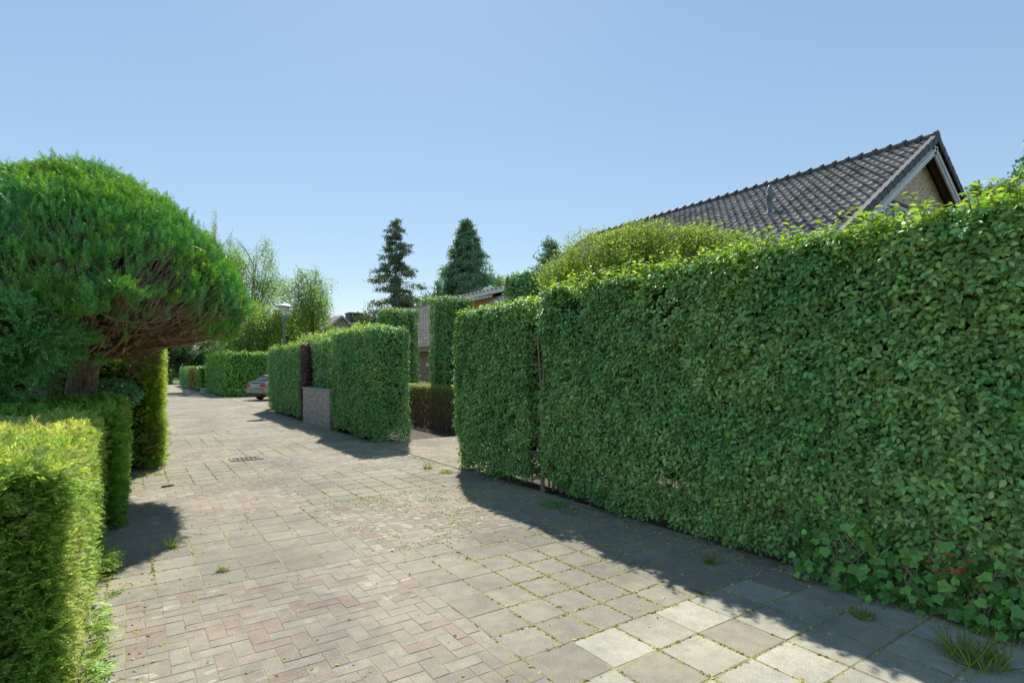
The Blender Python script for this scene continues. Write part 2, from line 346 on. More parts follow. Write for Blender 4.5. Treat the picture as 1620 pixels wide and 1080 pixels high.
def pavers(rects):
    """rects: arrays cx, cy, hx, hy, tone -> one mesh of bevelled stones with small tilts"""
    R = np.array(rects); n = len(R)
    cx, cy, hx, hy, tone = R.T
    b = np.minimum(.0022, hx*.2); top = rng.normal(0, .0006, n)
    tx = rng.normal(0, .0025, n); ty = rng.normal(0, .0025, n); rot = rng.normal(0, .007, n)
    q = np.array([(-1,-1),(1,-1),(1,1),(-1,1)], float)
    V = np.zeros((n, 12, 3))
    for k in range(3):
        ins = b if k == 0 else 0*b
        lx = q[None, :, 0]*(hx-ins)[:, None]; ly = q[None, :, 1]*(hy-ins)[:, None]
        lx = lx + rng.normal(0, .0018, lx.shape); ly = ly + rng.normal(0, .0018, ly.shape)
        z = top[:, None] + tx[:, None]*lx + ty[:, None]*ly - (0, .003, .06)[k]
        V[:, 4*k:4*k+4, 0] = cx[:, None]+lx*np.cos(rot)[:, None]-ly*np.sin(rot)[:, None]
        V[:, 4*k:4*k+4, 1] = cy[:, None]+lx*np.sin(rot)[:, None]+ly*np.cos(rot)[:, None]
        V[:, 4*k:4*k+4, 2] = z
    f = [(0,1,2,3)]
    for k in (0, 4):
        for i in range(4): f.append((k+i, k+4+i, k+4+(i+1) % 4, k+(i+1) % 4))
    F = (np.array(f)[None]+(np.arange(n)*12)[:, None, None]).reshape(-1, 4)
    return V.reshape(-1, 3), [F], np.repeat(tone, 12)
slabs, bricks, joints = [], [], []
def put(lst, x0, x1, y0, y1, c, g, tone):
    x0 = max(x0, c[0]); x1 = min(x1, c[1]); y0 = max(y0, c[2]); y1 = min(y1, c[3])
    if x1-x0 < .035 or y1-y0 < .035: return
    lst.append(((x0+x1)/2, (y0+y1)/2, (x1-x0)/2-g, (y1-y0)/2-g, tone))
def fill_slabs(x0, x1, y0, y1, light=0, s=.302):
    ny = max(1, round((y1-y0)/s)); sy = (y1-y0)/ny
    for j in range(ny):
        k = 0; x = x0
        while x < x1-.04:
            put(slabs, x, x+s, y0+j*sy, y0+(j+1)*sy, (x0, x1, y0, y1), .0055+abs(rng.normal(0, .0025)),
                light*rng.choice([0, .5, .75, 1], p=[.2,.25,.3,.25]) if light else max(0, rng.normal(0, .08)))
            joints.append((x, y0+j*sy, sy)); x += s
def fill_herring(c, u=.1035):
    nx = int((c[1]-c[0])/u)+3; ny = int((c[3]-c[2])/u)+3
    for i in range(-2, nx):
        for j in range(-2, ny):
            d = (i-j) % 4; x = c[0]+i*u; y = c[2]+j*u
            t = max(0, rng.normal(.05, .22))
            if d == 0: put(bricks, x, x+2*u, y, y+u, c, .0022, t)
            elif d == 3: put(bricks, x, x+u, y, y+2*u, c, .0022, t)
XM = 1.82; XR = 4.56; XL = -.75
edges = [2.55+2.17*k for k in range(-2, 20)]
for k in range(len(edges)-1):
    y0, y1 = edges[k], edges[k+1]; idx = k-2
    left_brick = (idx % 2 == 0)
    if idx == -1 or idx == -2:
        fill_herring((XL, XM-.11, y0, y1)); fill_slabs(XM, XR, y0, y1, light=1, s=.36 if idx == -1 else .30)
    elif left_brick:
        fill_herring((XL, XM-.11, y0, y1)); fill_slabs(XM, XR, y0, y1)
    else:
        fill_slabs(XL, XM-.11, y0, y1); fill_herring((XM, 3.75, y0, y1)); fill_slabs(3.75, XR, y0, y1)
    n = round((y1-y0)/.21)
    for j in range(n): put(bricks, XM-.11, XM, y0+j*(y1-y0)/n, y0+(j+1)*(y1-y0)/n, (-9,9,-9,90), .004, .1)
V, F, t = pavers(slabs); tag(link('road_slabs', np_mesh('road_slabs', V, F), M['slab'], tone=t), kind='structure')
V, F, t = pavers(bricks); tag(link('road_pavers', np_mesh('road_pavers', V, F), M['brick'], tone=t), kind='structure')
# driveways
drv = []
def fill_run(lst, x0, x1, y0, y1, bl=.21, bw=.105):
    i = 0; y = y0
    while y < y1:
        x = x0-(.5*bl if i % 2 else 0)
        while x < x1:
            put(lst, x, x+bl, y, y+bw, (x0, x1, y0, y1), .003, max(0, rng.normal(.1, .25))); x += bl
        y += bw; i += 1
fill_run(drv, 4.60, 10.4, 7.6, 12.05)
fill_run(drv, 4.60, 8.0, 25.0, 37.6)
V, F, t = pavers(drv); tag(link('driveway', np_mesh('driveway', V, F), M['drive'], tone=t), kind='structure')
sheet('driveway_bed', [(4.53,7.5),(10.45,7.5),(10.45,12.1),(4.53,12.1)], -.013, M['joint'])
sheet('driveway_bed', [(4.53,24.9),(8.05,24.9),(8.05,37.7),(4.53,37.7)], -.013, M['joint'])
kb = MB()
y = -2.0
while y < 38:
    if not (7.4 < y < 12 or 24.6 < y < 37.6):
        y += 1.0; continue
    kb.box(4.455, y, -.10, 4.585, y+.985, .012 if (7.6 < y < 12 or 25 < y < 37) else .006+random.uniform(-.004, .004)); y += 1.0
tag(kb.build('kerb', M['joint']), kind='structure')
sheet('path', [(2.2,46.0),(4.6,46.0),(4.6,90),(2.2,90)], -.02, M['drive'])
sheet('path', [(-1.2,42),(2.2,46),(2.2,90),(-1.2,90)], -.035, M['terrain'])

# ------------------------------------------------------------------ hedge generator
def hedge_points(n, box, rnd_edge=.06, amp=.06, seed=0, faces='xXyYt', skin=.16, freq=2.6, holes=0.0, taper=0.0):
    x0, x1, y0, y1, z0, z1 = box
    A = {'x': (y1-y0)*(z1-z0), 'X': (y1-y0)*(z1-z0), 'y': (x1-x0)*(z1-z0), 'Y': (x1-x0)*(z1-z0), 't': (x1-x0)*(y1-y0)}
    w = np.array([A[f] for f in faces]); ids = rng.choice(len(faces), n, p=w/w.sum())
    a = rng.random(n); b = rng.random(n)
    P = np.zeros((n, 3)); Nn = np.zeros((n, 3))
    for k, f in enumerate(faces):
        m = ids == k
        if f in 'xX':
            P[m] = np.c_[np.full(m.sum(), x0 if f == 'x' else x1), y0+a[m]*(y1-y0), z0+b[m]*(z1-z0)]; Nn[m] = (-1 if f == 'x' else 1, 0, 0)
        elif f in 'yY':
            P[m] = np.c_[x0+a[m]*(x1-x0), np.full(m.sum(), y0 if f == 'y' else y1), z0+b[m]*(z1-z0)]; Nn[m] = (0, -1 if f == 'y' else 1, 0)
        else:
            P[m] = np.c_[x0+a[m]*(x1-x0), y0+b[m]*(y1-y0), np.full(m.sum(), z1)]; Nn[m] = (0, 0, 1)
    # round the edges: pull points near two faces inwards
    c = np.array([(x0+x1)/2, (y0+y1)/2, 0]); h = np.array([(x1-x0)/2, (y1-y0)/2, 1e9])
    q = np.abs(P-c); lim = h-rnd_edge*2.2; over = np.maximum(q-lim, 0); over[:, 2] = np.maximum(P[:, 2]-(z1-rnd_edge*2.2), 0)
    cnt = (over > 1e-6).sum(1); L = np.linalg.norm(over, axis=1)
    sc = np.where((cnt > 1) & (L > rnd_edge*2.2), rnd_edge*2.2/np.maximum(L, 1e-6), 1)[:, None]
    sg = np.sign(P-c); sg[:, 2] = 1
    P = P-sg*over*(1-sc)
    Nn = unit(Nn+np.where(cnt[:, None] > 1, sg*over/(rnd_edge*2.2), 0))
    if taper:                         # narrower at the foot
        k = np.clip((z0+.7-P[:, 2])/.7, 0, 1); P[:, 0] += np.where(Nn[:, 0] < -.5, 1, 0)*k*taper
    ns = vnoise(P*freq, seed)*.5 + vnoise(P*freq*2.7, seed+1)*.55 + vnoise(P*.8, seed+4)*.5
    dep = rng.exponential(skin*.45, n)
    P = P+Nn*(ns*amp-dep)[:, None]
    keep = dep < skin*2.2
    if holes:
        hn = vnoise(P*2.1, seed+5); keep &= ~((hn > .62-holes) & (rng.random(n) < .8))
    return P[keep], Nn[keep], dep[keep]
def leafy(P, Nn, size, T, up=.60, out=.85, jitter=.46, tone=None, droop=.35, var=.25):
    n = len(P); upv = np.array((0, 0, 1.0))
    N = unit(Nn*out+upv*up+rnd(n, jitter))
    Y = unit(Nn*.55-upv*droop+rnd(n, .6))
    S = size*np.clip(rng.normal(1, var, n), .5, 1.7)
    return scatter(P, N, Y, S, T, tone=tone)
def sprigs(P, Nn, size, T, k=6, L=.17, up=.8, out=.7, tone=None, inset=.11):
    n = len(P); upv = np.array((0, 0, 1.0)); parts = []
    D = unit(Nn+rnd(n, .42)+upv*rng.normal(-.12, .3, (n, 1))); Nb = unit(upv*up+Nn*out+rnd(n, .26)); side = unit(np.cross(D, Nb))
    B = P-D*inset; Ls = L*rng.uniform(.7, 1.25, n)
    for j in range(k):
        t = (j+.6)/k; sg = 1 if j % 2 else -1
        Q = B+D*(Ls*t)[:, None]-upv*(t*t*.02); Y = D*.62+side*sg*(.85 if j < k-1 else .15)+rnd(n, .18)
        S = size*np.clip(rng.normal(1, .2, n), .5, 1.5)*(1.1-.3*t)
        parts.append(scatter(Q, Nb+rnd(n, .28), Y, S, T, tone=None if tone is None else np.clip(tone*(.5+.7*t)+rng.normal(0, .06, n)*(tone > 0), 0, 1)))
    return merge(parts)
def core_mesh(box, inset=.17, bottom=.22, seed=0):  # opaque filler added inside a hedge so light does not leak through
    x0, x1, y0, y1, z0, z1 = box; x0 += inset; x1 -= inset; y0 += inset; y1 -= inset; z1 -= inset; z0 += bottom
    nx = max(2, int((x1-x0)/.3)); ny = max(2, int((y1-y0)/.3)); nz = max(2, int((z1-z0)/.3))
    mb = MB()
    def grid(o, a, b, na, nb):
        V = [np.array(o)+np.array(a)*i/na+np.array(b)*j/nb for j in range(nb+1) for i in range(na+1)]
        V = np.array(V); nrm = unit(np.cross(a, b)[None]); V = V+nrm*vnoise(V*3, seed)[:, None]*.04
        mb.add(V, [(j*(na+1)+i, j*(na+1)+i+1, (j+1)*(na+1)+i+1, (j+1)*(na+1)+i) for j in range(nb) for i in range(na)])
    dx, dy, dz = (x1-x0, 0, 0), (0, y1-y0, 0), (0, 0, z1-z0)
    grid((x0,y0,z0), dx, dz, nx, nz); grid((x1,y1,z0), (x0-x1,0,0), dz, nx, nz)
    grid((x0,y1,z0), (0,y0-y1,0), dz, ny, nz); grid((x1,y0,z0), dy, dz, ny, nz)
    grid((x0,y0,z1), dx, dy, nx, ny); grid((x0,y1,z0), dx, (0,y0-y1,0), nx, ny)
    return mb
def stems(box, step=.3, r=.016, seed=0, front='x'):
    mb = MB(); x0, x1, y0, y1, z0, z1 = box
    rr = random.Random(seed)
    y = y0+.15
    while y < y1-.1:
        x = x0+(x1-x0)*rr.uniform(.25, .6); p = [(x, y, -.05)]
        for k in range(1, 5): p.append((x+rr.uniform(-.08, .08), y+rr.uniform(-.1, .1), min(z1-.3, .3*k)))
        mb.tube(p, [r*rr.uniform(.8, 1.6)*(1-.15*k) for k in range(5)], 5)
        for q in range(3):
            z = rr.uniform(.08, .4); a = rr.uniform(-1, 1)
            mb.tube([(x, y, z), (x-.07, y+a*.08, z+.1), (x-.14, y+a*.14, z+.22)], [.007, .005, .003], 4)
        y += step*rr.uniform(.6, 1.4)
    return mb
def make_hedge(label, box, n, mat, size=.05, T=TL, group=None, name='hedge', cat='hedge', young=.16, seed=0, top_shoots=0, amp=.06, core=None,
               faces='xXyYt', holes=0.0, stem=True, taper=0.0, up=.55, out=1.0, droop=.35, skin=.11, young_all=0.02, inset=.17, extra=None, rnd_edge=.06, shoot=(.10,.24)):
    x0, x1, y0, y1, z0, z1 = box
    root = empty(name, ((x0+x1)/2, (y0+y1)/2, 0), label, cat, group)
    P, Nn, dep = hedge_points(n, box, rnd_edge, amp, seed, faces, skin, holes=holes, taper=taper)
    lim = z1-young*(.75+.6*vnoise(P*np.array((3, 3, .01)), seed+9))
    tone = np.clip((P[:, 2]-lim)/.12, 0, 1)*np.clip(rng.normal(.75, .3, len(P)), 0, 1)*(dep < .09)
    tone = np.maximum(tone, np.where(rng.random(len(P)) < young_all, rng.uniform(.3, .9, len(P)), 0))
    foot = P[:, 2] > z0+.03+.17*vnoise(P*np.array((1.5, 2.2, 0))+3.3, seed+2)
    P, Nn, dep, tone = P[foot], Nn[foot], dep[foot], tone[foot]
    k = np.arange(len(P)); sel = k % 6 < 4                  # most leaves stand in sprigs, the rest fill in between
    q = k[sel][::5]
    parts = [leafy(P[~sel], Nn[~sel], size, T, up, out, .45, tone[~sel], droop), sprigs(P[q], Nn[q], size, T, tone=tone[q], L=2.9*size, inset=1.9*size)]
    tw = MB()
    if top_shoots:                    # soft new shoots standing out of the clipped top
        for k in range(top_shoots):
            x = rng.uniform(x0, x1-.1) if rng.random() < .5 else x0+abs(rng.normal(0, .12)); y = rng.uniform(y0, y1)
            b = np.array((x, y, z1-.06)); d = np.array((rng.normal(-.15, .35), rng.normal(0, .35), rng.uniform(.5, 1))); d /= np.linalg.norm(d)
            L = rng.uniform(*shoot); tw.tube([b, b+d*L*.5+(0,0,.01), b+d*L], [.0035, .0028, .0015], 4)
            m = int(4+L*22); tt = np.linspace(.25, 1, m)
            Pp = b+np.outer(tt*L, d); side = np.where(np.arange(m) % 2 == 0, 1, -1)[:, None]*unit(np.cross(d, (0,0,1.)) + rng.normal(0, .2, 3))[None]
            Y = side*.9+d*.6+rnd(m, .2); Nl = np.array((0,0,1.))+rnd(m, .35)
            parts.append(scatter(Pp, Nl, Y, size*rng.uniform(.75, 1.25, m), T, tone=np.clip(rng.normal(.8, .2, m), .2, 1)))
    if extra: parts += extra
    foliage('foliage', parts, mat, root)
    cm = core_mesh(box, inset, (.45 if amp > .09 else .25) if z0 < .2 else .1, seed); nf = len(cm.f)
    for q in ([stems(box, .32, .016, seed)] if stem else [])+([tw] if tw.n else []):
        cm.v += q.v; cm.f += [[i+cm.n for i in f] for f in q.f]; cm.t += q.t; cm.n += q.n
    o = cm.build('light_blocking_interior', core or M['coregreen'], root)  # added dark core, with the real stems and shoot twigs joined in
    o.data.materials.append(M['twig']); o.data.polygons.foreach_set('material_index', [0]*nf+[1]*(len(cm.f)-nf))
    return root

# ---- right side: the long beech hedge and its neighbours
BX0, BX1 = 4.46, 5.45
big = (BX0, BX1, -.6, 5.86, .04, 2.70)
h = make_hedge('long tall clipped broadleaf hedge filling the right side, before the gabled roof', big, 124000, M['beech'], .054, TB, seed=11, amp=.14,
               young=.17, top_shoots=260, faces='xxxxyYtt', skin=.11, taper=.13, holes=.09, young_all=.012, rnd_edge=.05, inset=.2)
end = (4.42, 5.4, 6.16, 8.12, .04, 2.60)
h = make_hedge('leafy hedge block with a bare gap and stems, at the near corner of the driveway', end, 44000, M['beech'], .052, TB, seed=23, amp=.10,
               young=.12, top_shoots=40, shoot=(.06, .13), faces='xxyYYt', skin=.11, taper=.10, holes=.06, inset=.2)
gs = MB()
for k in range(9):
    y = random.uniform(5.9, 6.12); x = 4.62+random.uniform(0, .4); gs.tube([(x, y, -.05), (x+random.uniform(-.05, .05), y+random.uniform(-.05, .05), 1.0), (x+random.uniform(-.1, .1), y+random.uniform(-.1, .1), 2.2)], [.028, .02, .009], 6)
    for q in range(6):
        z = random.uniform(.4, 2.0); gs.tube([(x, y, z), (x-.1, y+random.uniform(-.1, .1), z+.08), (x-.24, y+random.uniform(-.16, .16), z+random.uniform(0, .2))], [.009, .006, .003], 4)
gs.build('bare_stems', M['twig'], h)
# ---- block across the driveway, wall, hedges on
blk = (4.46, 5.42, 12.05, 15.1, .03, 2.62)
make_hedge('bright green clipped hedge block between the driveway and the low brick wall', blk, 42000, M['beech2'], .058, TL, seed=31, amp=.07,
           young=.10, top_shoots=60, skin=.10, taper=.05, faces='xxyyXYt', shoot=(.08, .16))
make_hedge('hedge strip growing above and behind the low brick wall', (4.72, 5.5, 15.1, 18.0, .2, 2.55), 16000, M['beech2'], .06, TL, seed=37, amp=.07, young=.1,
           top_shoots=30, faces='xxyYt', shoot=(.08, .16))
make_hedge('narrow dark purple strip of copper beech in the hedge beside the wall', (4.55, 5.5, 18.02, 18.85, .03, 2.5), 9000, M['copper'], .06, TL, seed=41, amp=.05,
           young=.03, faces='xxyYt', core=M['core'])
make_hedge('pale grey-green clipped hedge below the street lamp', (4.62, 5.5, 18.87, 24.4, .03, 2.52), 32000, M['beech2'], .065, TL, seed=43, amp=.08, young=.12,
           top_shoots=60, faces='xxxyYt', taper=.1, shoot=(.08, .18))
gw = MB(); gw.box(4.44, 15.16, -.1, 4.66, 17.98, 1.05)
gwall = tag(gw.build('garden_wall', M['wallbrick']), 'low grey-lilac brick wall between two clipped hedges', 'wall')
cap = MB(); cap.box(4.43, 15.15, 1.053, 4.67, 17.985, 1.10); o = cap.build('coping', M['wallbrick'], gwall)

# taller garden hedges further back
make_hedge('wavy topped hedge behind the brick wall, its near end beside the tall column', (5.7, 6.7, 16.2, 19.5, .5, 2.98), 13000, M['beech2'], .07, TL, seed=47, amp=.14, young=.2, top_shoots=40, stem=False)
make_hedge('loose hedge with rounded top behind the lamp, pale at its crest', (5.8, 6.8, 19.8, 25.0, .5, 2.95), 15000, M['beech2'], .08, TL, seed=53, amp=.2, young=.3, top_shoots=40, stem=False)
# tall clipped columns
def column(u, Z, w, z1, label, seed, d=None):
    x, y, _ = ray(u, 500, Z); d = d or w
    make_hedge(label, (x-w/2, x+w/2, y-d/2, y+d/2, .03, z1), int(5200*w*z1), M['beech2'], .062, TL, name='hedge_column', seed=seed, amp=.05, young=.07, top_shoots=10,
               group='tall clipped hedge columns in the front garden', faces='xxyyXYt', shoot=(.05, .12))
column(629, 21.5, 1.25, 3.95, 'tall clipped hedge column, the farthest one, left of the house corner', 61)
column(714, 18.1, 1.12, 3.98, 'tall clipped hedge column, the slim middle one before the tiled roof', 67)
column(838, 13.6, .98, 3.97, 'tall clipped hedge column whose top shows above the hedge by the pale shrub', 71)
# low twiggy hedge by the driveway
root = empty('hedge', (7.45, 14.6, 0), 'low hedge with bare brown twigs below and thin green top beside the driveway', 'hedge')
lb = (7.05, 7.8, 12.4, 17.4, .05, 1.2)
P, Nn, dep = hedge_points(26000, lb, .05, .05, 77, 'xxxyt', .14)
kk = rng.random(len(P)) < np.clip((P[:, 2]-.75)/.35, .07, 1); P, Nn = P[kk], Nn[kk]
foliage('foliage', [leafy(P, Nn, .04, TL, tone=np.clip((P[:, 2]-1.05)/.15, 0, .8))], M['box'], root)
P, Nn, dep = hedge_points(5000, lb, .05, .05, 78, 'xxxyt', .3)
kk = P[:, 2] < .95; P, Nn = P[kk], Nn[kk]
foliage('dry_leaves', [leafy(P, Nn, .035, TL)], M['dry'], root)
mb = MB()
for k in range(420):
    y = random.uniform(12.4, 17.4); x = 7.1+random.uniform(0, .55); a, b = random.uniform(-.14, .14), random.uniform(-.2, .2); z = random.uniform(.75, 1.15)
    mb.tube([(x, y, -.05), (x+a*.5, y+b*.5, z*.5), (x+a, y+b, z)], [.010, .007, .003], 4)
mb.build('twigs', M['browntwig'], root)
make_hedge('small bright box hedge seen past the slim column', (9.0, 9.8, 16.5, 23.5, .03, 1.15), 9000, M['box'], .05, TL, seed=83, amp=.04, young=.2, faces='xxyt')
# ivy at the foot of the long hedge
n = 620
P = np.c_[BX0-.02-np.abs(rng.normal(0, .07, n)), rng.uniform(.3, 2.35, n), np.abs(rng.normal(0, .24, n))+.02]
iv = empty('ivy', (BX0-.05, 1.3, 0), 'large glossy ivy leaves at the foot of the long hedge, lower right corner', 'ivy')
foliage('foliage', [leafy(P, np.tile((-1., 0, .35), (n, 1)), .064, TI, tone=np.where(rng.random(n) < .2, .7, 0.), droop=.6)], M['ivy'], iv)
mb = MB()
for k in range(26):
    y = random.uniform(.3, 2.3); p = [(BX0-.04, y, 0)]
    for q in range(4): p.append((BX0-.05-random.uniform(0, .05), y+random.uniform(-.05, .05)*q, .10*(q+1)))
    mb.tube(p, .004, 4)
mb.build('stems', M['twig'], iv)
n = 26
P = np.c_[BX0-.10-np.abs(rng.normal(0, .03, n)), rng.normal(1.32, .07, n), rng.normal(.36, .09, n)]
foliage('withered_leaves', [leafy(P, np.tile((-1., 0, .2), (n, 1)), .045, TL, tone=rng.uniform(.4, 1, n))], M['dry'], iv)['label'] = 'orange withered leaves caught among the ivy'

# ------------------------------------------------------------------ left side: yew hedges, thuja hedge
def spray_hedge(label, box, n, mat, size, T, young, seed, faces, gold=None, group=None, core=None, tone_fn=None, amp=.06, skin=.17, parts2=None, inset=.13, stem=False):
    x0, x1, y0, y1, z0, z1 = box
    root = empty('hedge', ((x0+x1)/2, (y0+y1)/2, 0), label, 'hedge', group)
    P, Nn, dep = hedge_points(n, box, .05, amp, seed, faces, skin, freq=6.0)
    tone = tone_fn(P, Nn, dep) if tone_fn else np.zeros(len(P))
    m = len(P); upv = np.array((0, 0, 1.))
    Y = unit(Nn*.9+upv*.15+rnd(m, .38)); N = unit(upv*.9-Nn*.25+rnd(m, .4))
    top = Nn[:, 2] > .7
    Y[top] = unit(upv*.38+rnd(top.sum(), .55)); N[top] = unit(rnd(top.sum(), 1.0)+(0, -.2, .4))
    S = size*np.clip(rng.normal(1, .22, m), .5, 1.6)
    foliage('foliage', [scatter(P, N, Y, S, T, tone=tone)]+(parts2 or []), mat, root)
    core_mesh(box, inset, .05, seed).build('light_blocking_interior', core or M['coregreen'], root)  # dark core added behind the sprays to stop light leaking through
    if stem: stems(box, .3, .02, seed).build('stems', M['twig'], root)
    return root
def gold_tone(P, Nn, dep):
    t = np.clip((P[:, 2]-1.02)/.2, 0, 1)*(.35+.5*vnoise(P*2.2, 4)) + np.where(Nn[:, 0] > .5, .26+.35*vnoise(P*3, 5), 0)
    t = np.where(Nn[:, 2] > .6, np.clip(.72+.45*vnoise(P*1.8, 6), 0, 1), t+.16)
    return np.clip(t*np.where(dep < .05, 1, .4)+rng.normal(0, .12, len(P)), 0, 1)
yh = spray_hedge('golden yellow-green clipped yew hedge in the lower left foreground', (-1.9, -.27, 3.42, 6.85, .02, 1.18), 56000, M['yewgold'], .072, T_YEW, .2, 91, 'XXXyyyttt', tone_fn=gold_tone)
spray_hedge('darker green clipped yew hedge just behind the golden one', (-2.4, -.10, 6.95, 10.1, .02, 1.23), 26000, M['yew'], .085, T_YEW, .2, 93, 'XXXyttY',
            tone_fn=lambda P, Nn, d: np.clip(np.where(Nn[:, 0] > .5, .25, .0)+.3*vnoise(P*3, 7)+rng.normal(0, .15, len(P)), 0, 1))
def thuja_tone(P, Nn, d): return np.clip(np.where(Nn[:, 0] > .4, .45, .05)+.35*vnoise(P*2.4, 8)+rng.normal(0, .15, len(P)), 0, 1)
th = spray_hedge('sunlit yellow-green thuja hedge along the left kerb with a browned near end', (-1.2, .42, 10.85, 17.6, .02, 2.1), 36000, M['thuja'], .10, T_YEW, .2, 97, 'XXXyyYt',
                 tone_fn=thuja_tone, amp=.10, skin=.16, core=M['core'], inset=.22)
n = 3200
P = np.c_[rng.uniform(-1.1, .4, n), 10.9+rng.exponential(.1, n), rng.uniform(.05, 1.9, n)]
k = vnoise(P*np.array((2.2, .1, 2.0)), 12) > -.05; P = P[k]
foliage('browned_sprays', [scatter(P, rnd(len(P))+(0, -.4, .5), np.array((0, -.8, .1))+rnd(len(P), .5), rng.uniform(.06, .11, len(P)), T_YEW)], M['thujadead'], th)
# stray yew shoots at the foot of the hedge
n = 170
P = np.c_[-.22+np.abs(rng.normal(0, .035, n)), np.r_[rng.normal(5.55, .12, n//2), rng.uniform(3.3, 4.6, n-n//2)], np.abs(rng.normal(0, .07, n))+.02]
foliage('low_shoots', [scatter(P, rnd(n, .4)+(0, 0, 1), np.array((.9, -.1, .35))+rnd(n, .35), rng.uniform(.07, .13, n), T_YEW, tone=rng.uniform(0, .6, n))], M['yewgold'], yh)

# ------------------------------------------------------------------ domed cypress
DC = np.array((-.52, 9.0)); DR = 1.90; DZ0, DZ1, DZB = 2.40, 4.20, 2.0
def dome_pt(az, t):
    """t in 0..1 from rim (bottom lip) to apex"""
    lip = .14
    tt = np.clip((t-lip)/(1-lip), 0, 1); a = tt*math.pi/2
    r = np.cos(a)**(2/1.65); z = DZ0+(DZ1-DZ0)*np.sin(a)**(2/1.65)
    low = t < lip; r = np.where(low, .86+.14*np.sqrt(np.clip(t/lip, 0, 1)), r); z = np.where(low, DZB+(DZ0-DZB)*t/lip, z)
    bump = 1+.035*vnoise(np.c_[np.cos(az)*2.2, np.sin(az)*2.2, z*1.6], 3)
    return np.c_[DC[0]+DR*r*bump*np.cos(az), DC[1]+DR*r*bump*np.sin(az), z]
dome = empty('domed_tree', (DC[0], DC[1]+.5, 0), 'big dome-clipped cypress on a stout trunk with bare branches beneath', 'tree')
n = 60000
az = rng.uniform(0, 2*math.pi, n); t = rng.beta(1.0, 1.35, n)
P0 = dome_pt(az, t); e = 1e-3
Nn = unit(np.cross(dome_pt(az+e, t)-P0, dome_pt(az, np.minimum(t+e, 1))-P0)+1e-9)
Nn = np.where((np.sum(Nn*np.c_[np.cos(az), np.sin(az), np.full(n, .3)], 1) < 0)[:, None], -Nn, Nn)
facing = np.cos(az+math.pi/2+.10)                     # 1 on the camera side
bare = np.clip((3.20-P0[:, 2])/.6, 0, 1)*np.clip((facing-.35)*1.9, 0, 1)
keep = rng.random(n) > np.clip(bare*(.98+1.3*vnoise(P0*2.6, 21)), 0, .97)
P0, Nn, az, t = P0[keep], Nn[keep], az[keep], t[keep]; n = len(P0)
cl = .04*vnoise(P0*3.2, 31)+.04*vnoise(P0*8, 32)
ku = 6; tu = np.arange(n)//ku*ku                       # sprays stand in tufts with gaps between
P0 = P0[tu]+rnd(n, .035); Nn = Nn[tu]; cl = cl[tu]; dpt = rng.exponential(.085, n)[tu]; tj = rnd(n, .22)[tu]
P = P0+Nn*(cl-dpt-rng.exponential(.02, n))[:, None]
upv = np.array((0, 0, 1.))
sz = .145-.06*np.clip((P[:, 2]-2.6)/1.3, 0, 1)
Y = unit(Nn*.28+upv*1.0+tj*.75+rnd(n, .14)); Y = np.where((Nn[:, 2] > .8)[:, None], unit(Nn*.55+rnd(n, .55)), Y)
N = unit(np.cross(Y, rnd(n)+.0)*1.0+Nn*.5)
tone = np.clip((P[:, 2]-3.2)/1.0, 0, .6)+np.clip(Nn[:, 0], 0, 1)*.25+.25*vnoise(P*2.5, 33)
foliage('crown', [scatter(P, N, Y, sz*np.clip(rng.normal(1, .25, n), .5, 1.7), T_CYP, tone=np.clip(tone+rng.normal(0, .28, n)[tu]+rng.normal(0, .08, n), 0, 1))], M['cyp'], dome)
# dark opaque shell added inside the crown to block the sun
mb = MB(); na, nt_ = 40, 12
V = [dome_pt(np.array([2*math.pi*i/na]), np.array([.30+.70*j/nt_]))[0] for j in range(nt_+1) for i in range(na)]
V = np.array(V); V[:, :2] = DC+(V[:, :2]-DC)*.86; V[:, 2] -= .26; V += vnoise(V*4, 6)[:, None]*.05
mb.add(V, [(j*na+i, j*na+(i+1) % na, (j+1)*na+(i+1) % na, (j+1)*na+i) for j in range(nt_) for i in range(na)])
mb.build('light_blocking_interior', M['core'], dome)
TRK = np.array((-.63, 9.95))
def bark_tube(mb, pts, rad, n=14, seed=0):
    pts = np.array(pts, float); V = []; F = []; m = len(pts)
    for i in range(m):
        for k in range(n):
            a = 2*math.pi*k/n; r = rad[i]*(1+.13*math.sin(3*a+seed+i*.3)+.07*math.sin(7*a+2*i)+(.30*max(0, math.cos(4*a+seed)) if i == 0 else 0))
            V.append(pts[i]+np.array((math.cos(a)*r, math.sin(a)*r, 0)))
    for i in range(m-1):
        for k in range(n): F.append((i*n+k, i*n+(k+1) % n, (i+1)*n+(k+1) % n, (i+1)*n+k))
    mb.add(V, F)
mb = MB(); bark_tube(mb, [(TRK[0], TRK[1], -.1), (TRK[0]-.0, TRK[1], .5), (TRK[0]+.02, TRK[1]-.05, 1.1), (TRK[0]+.10, TRK[1]-.25, 1.8), (TRK[0]+.12, TRK[1]-.6, 2.6), (DC[0], DC[1]+.1, 3.6)],
                    [.30, .22, .19, .17, .13, .06], 16, 1)
mb.build('trunk', M['bark'], dome, True)
mb = MB(); bark_tube(mb, [(TRK[0]-.42, TRK[1]+.25, -.1), (TRK[0]-.40, TRK[1]+.2, .6), (TRK[0]-.3, TRK[1]+.05, 1.3), (TRK[0]-.1, TRK[1]-.2, 2.2), (TRK[0]-.3, TRK[1]-.6, 3.0)], [.2, .14, .12, .10, .05], 12, 4)
mb.build('trunk', M['bark'], dome, True)
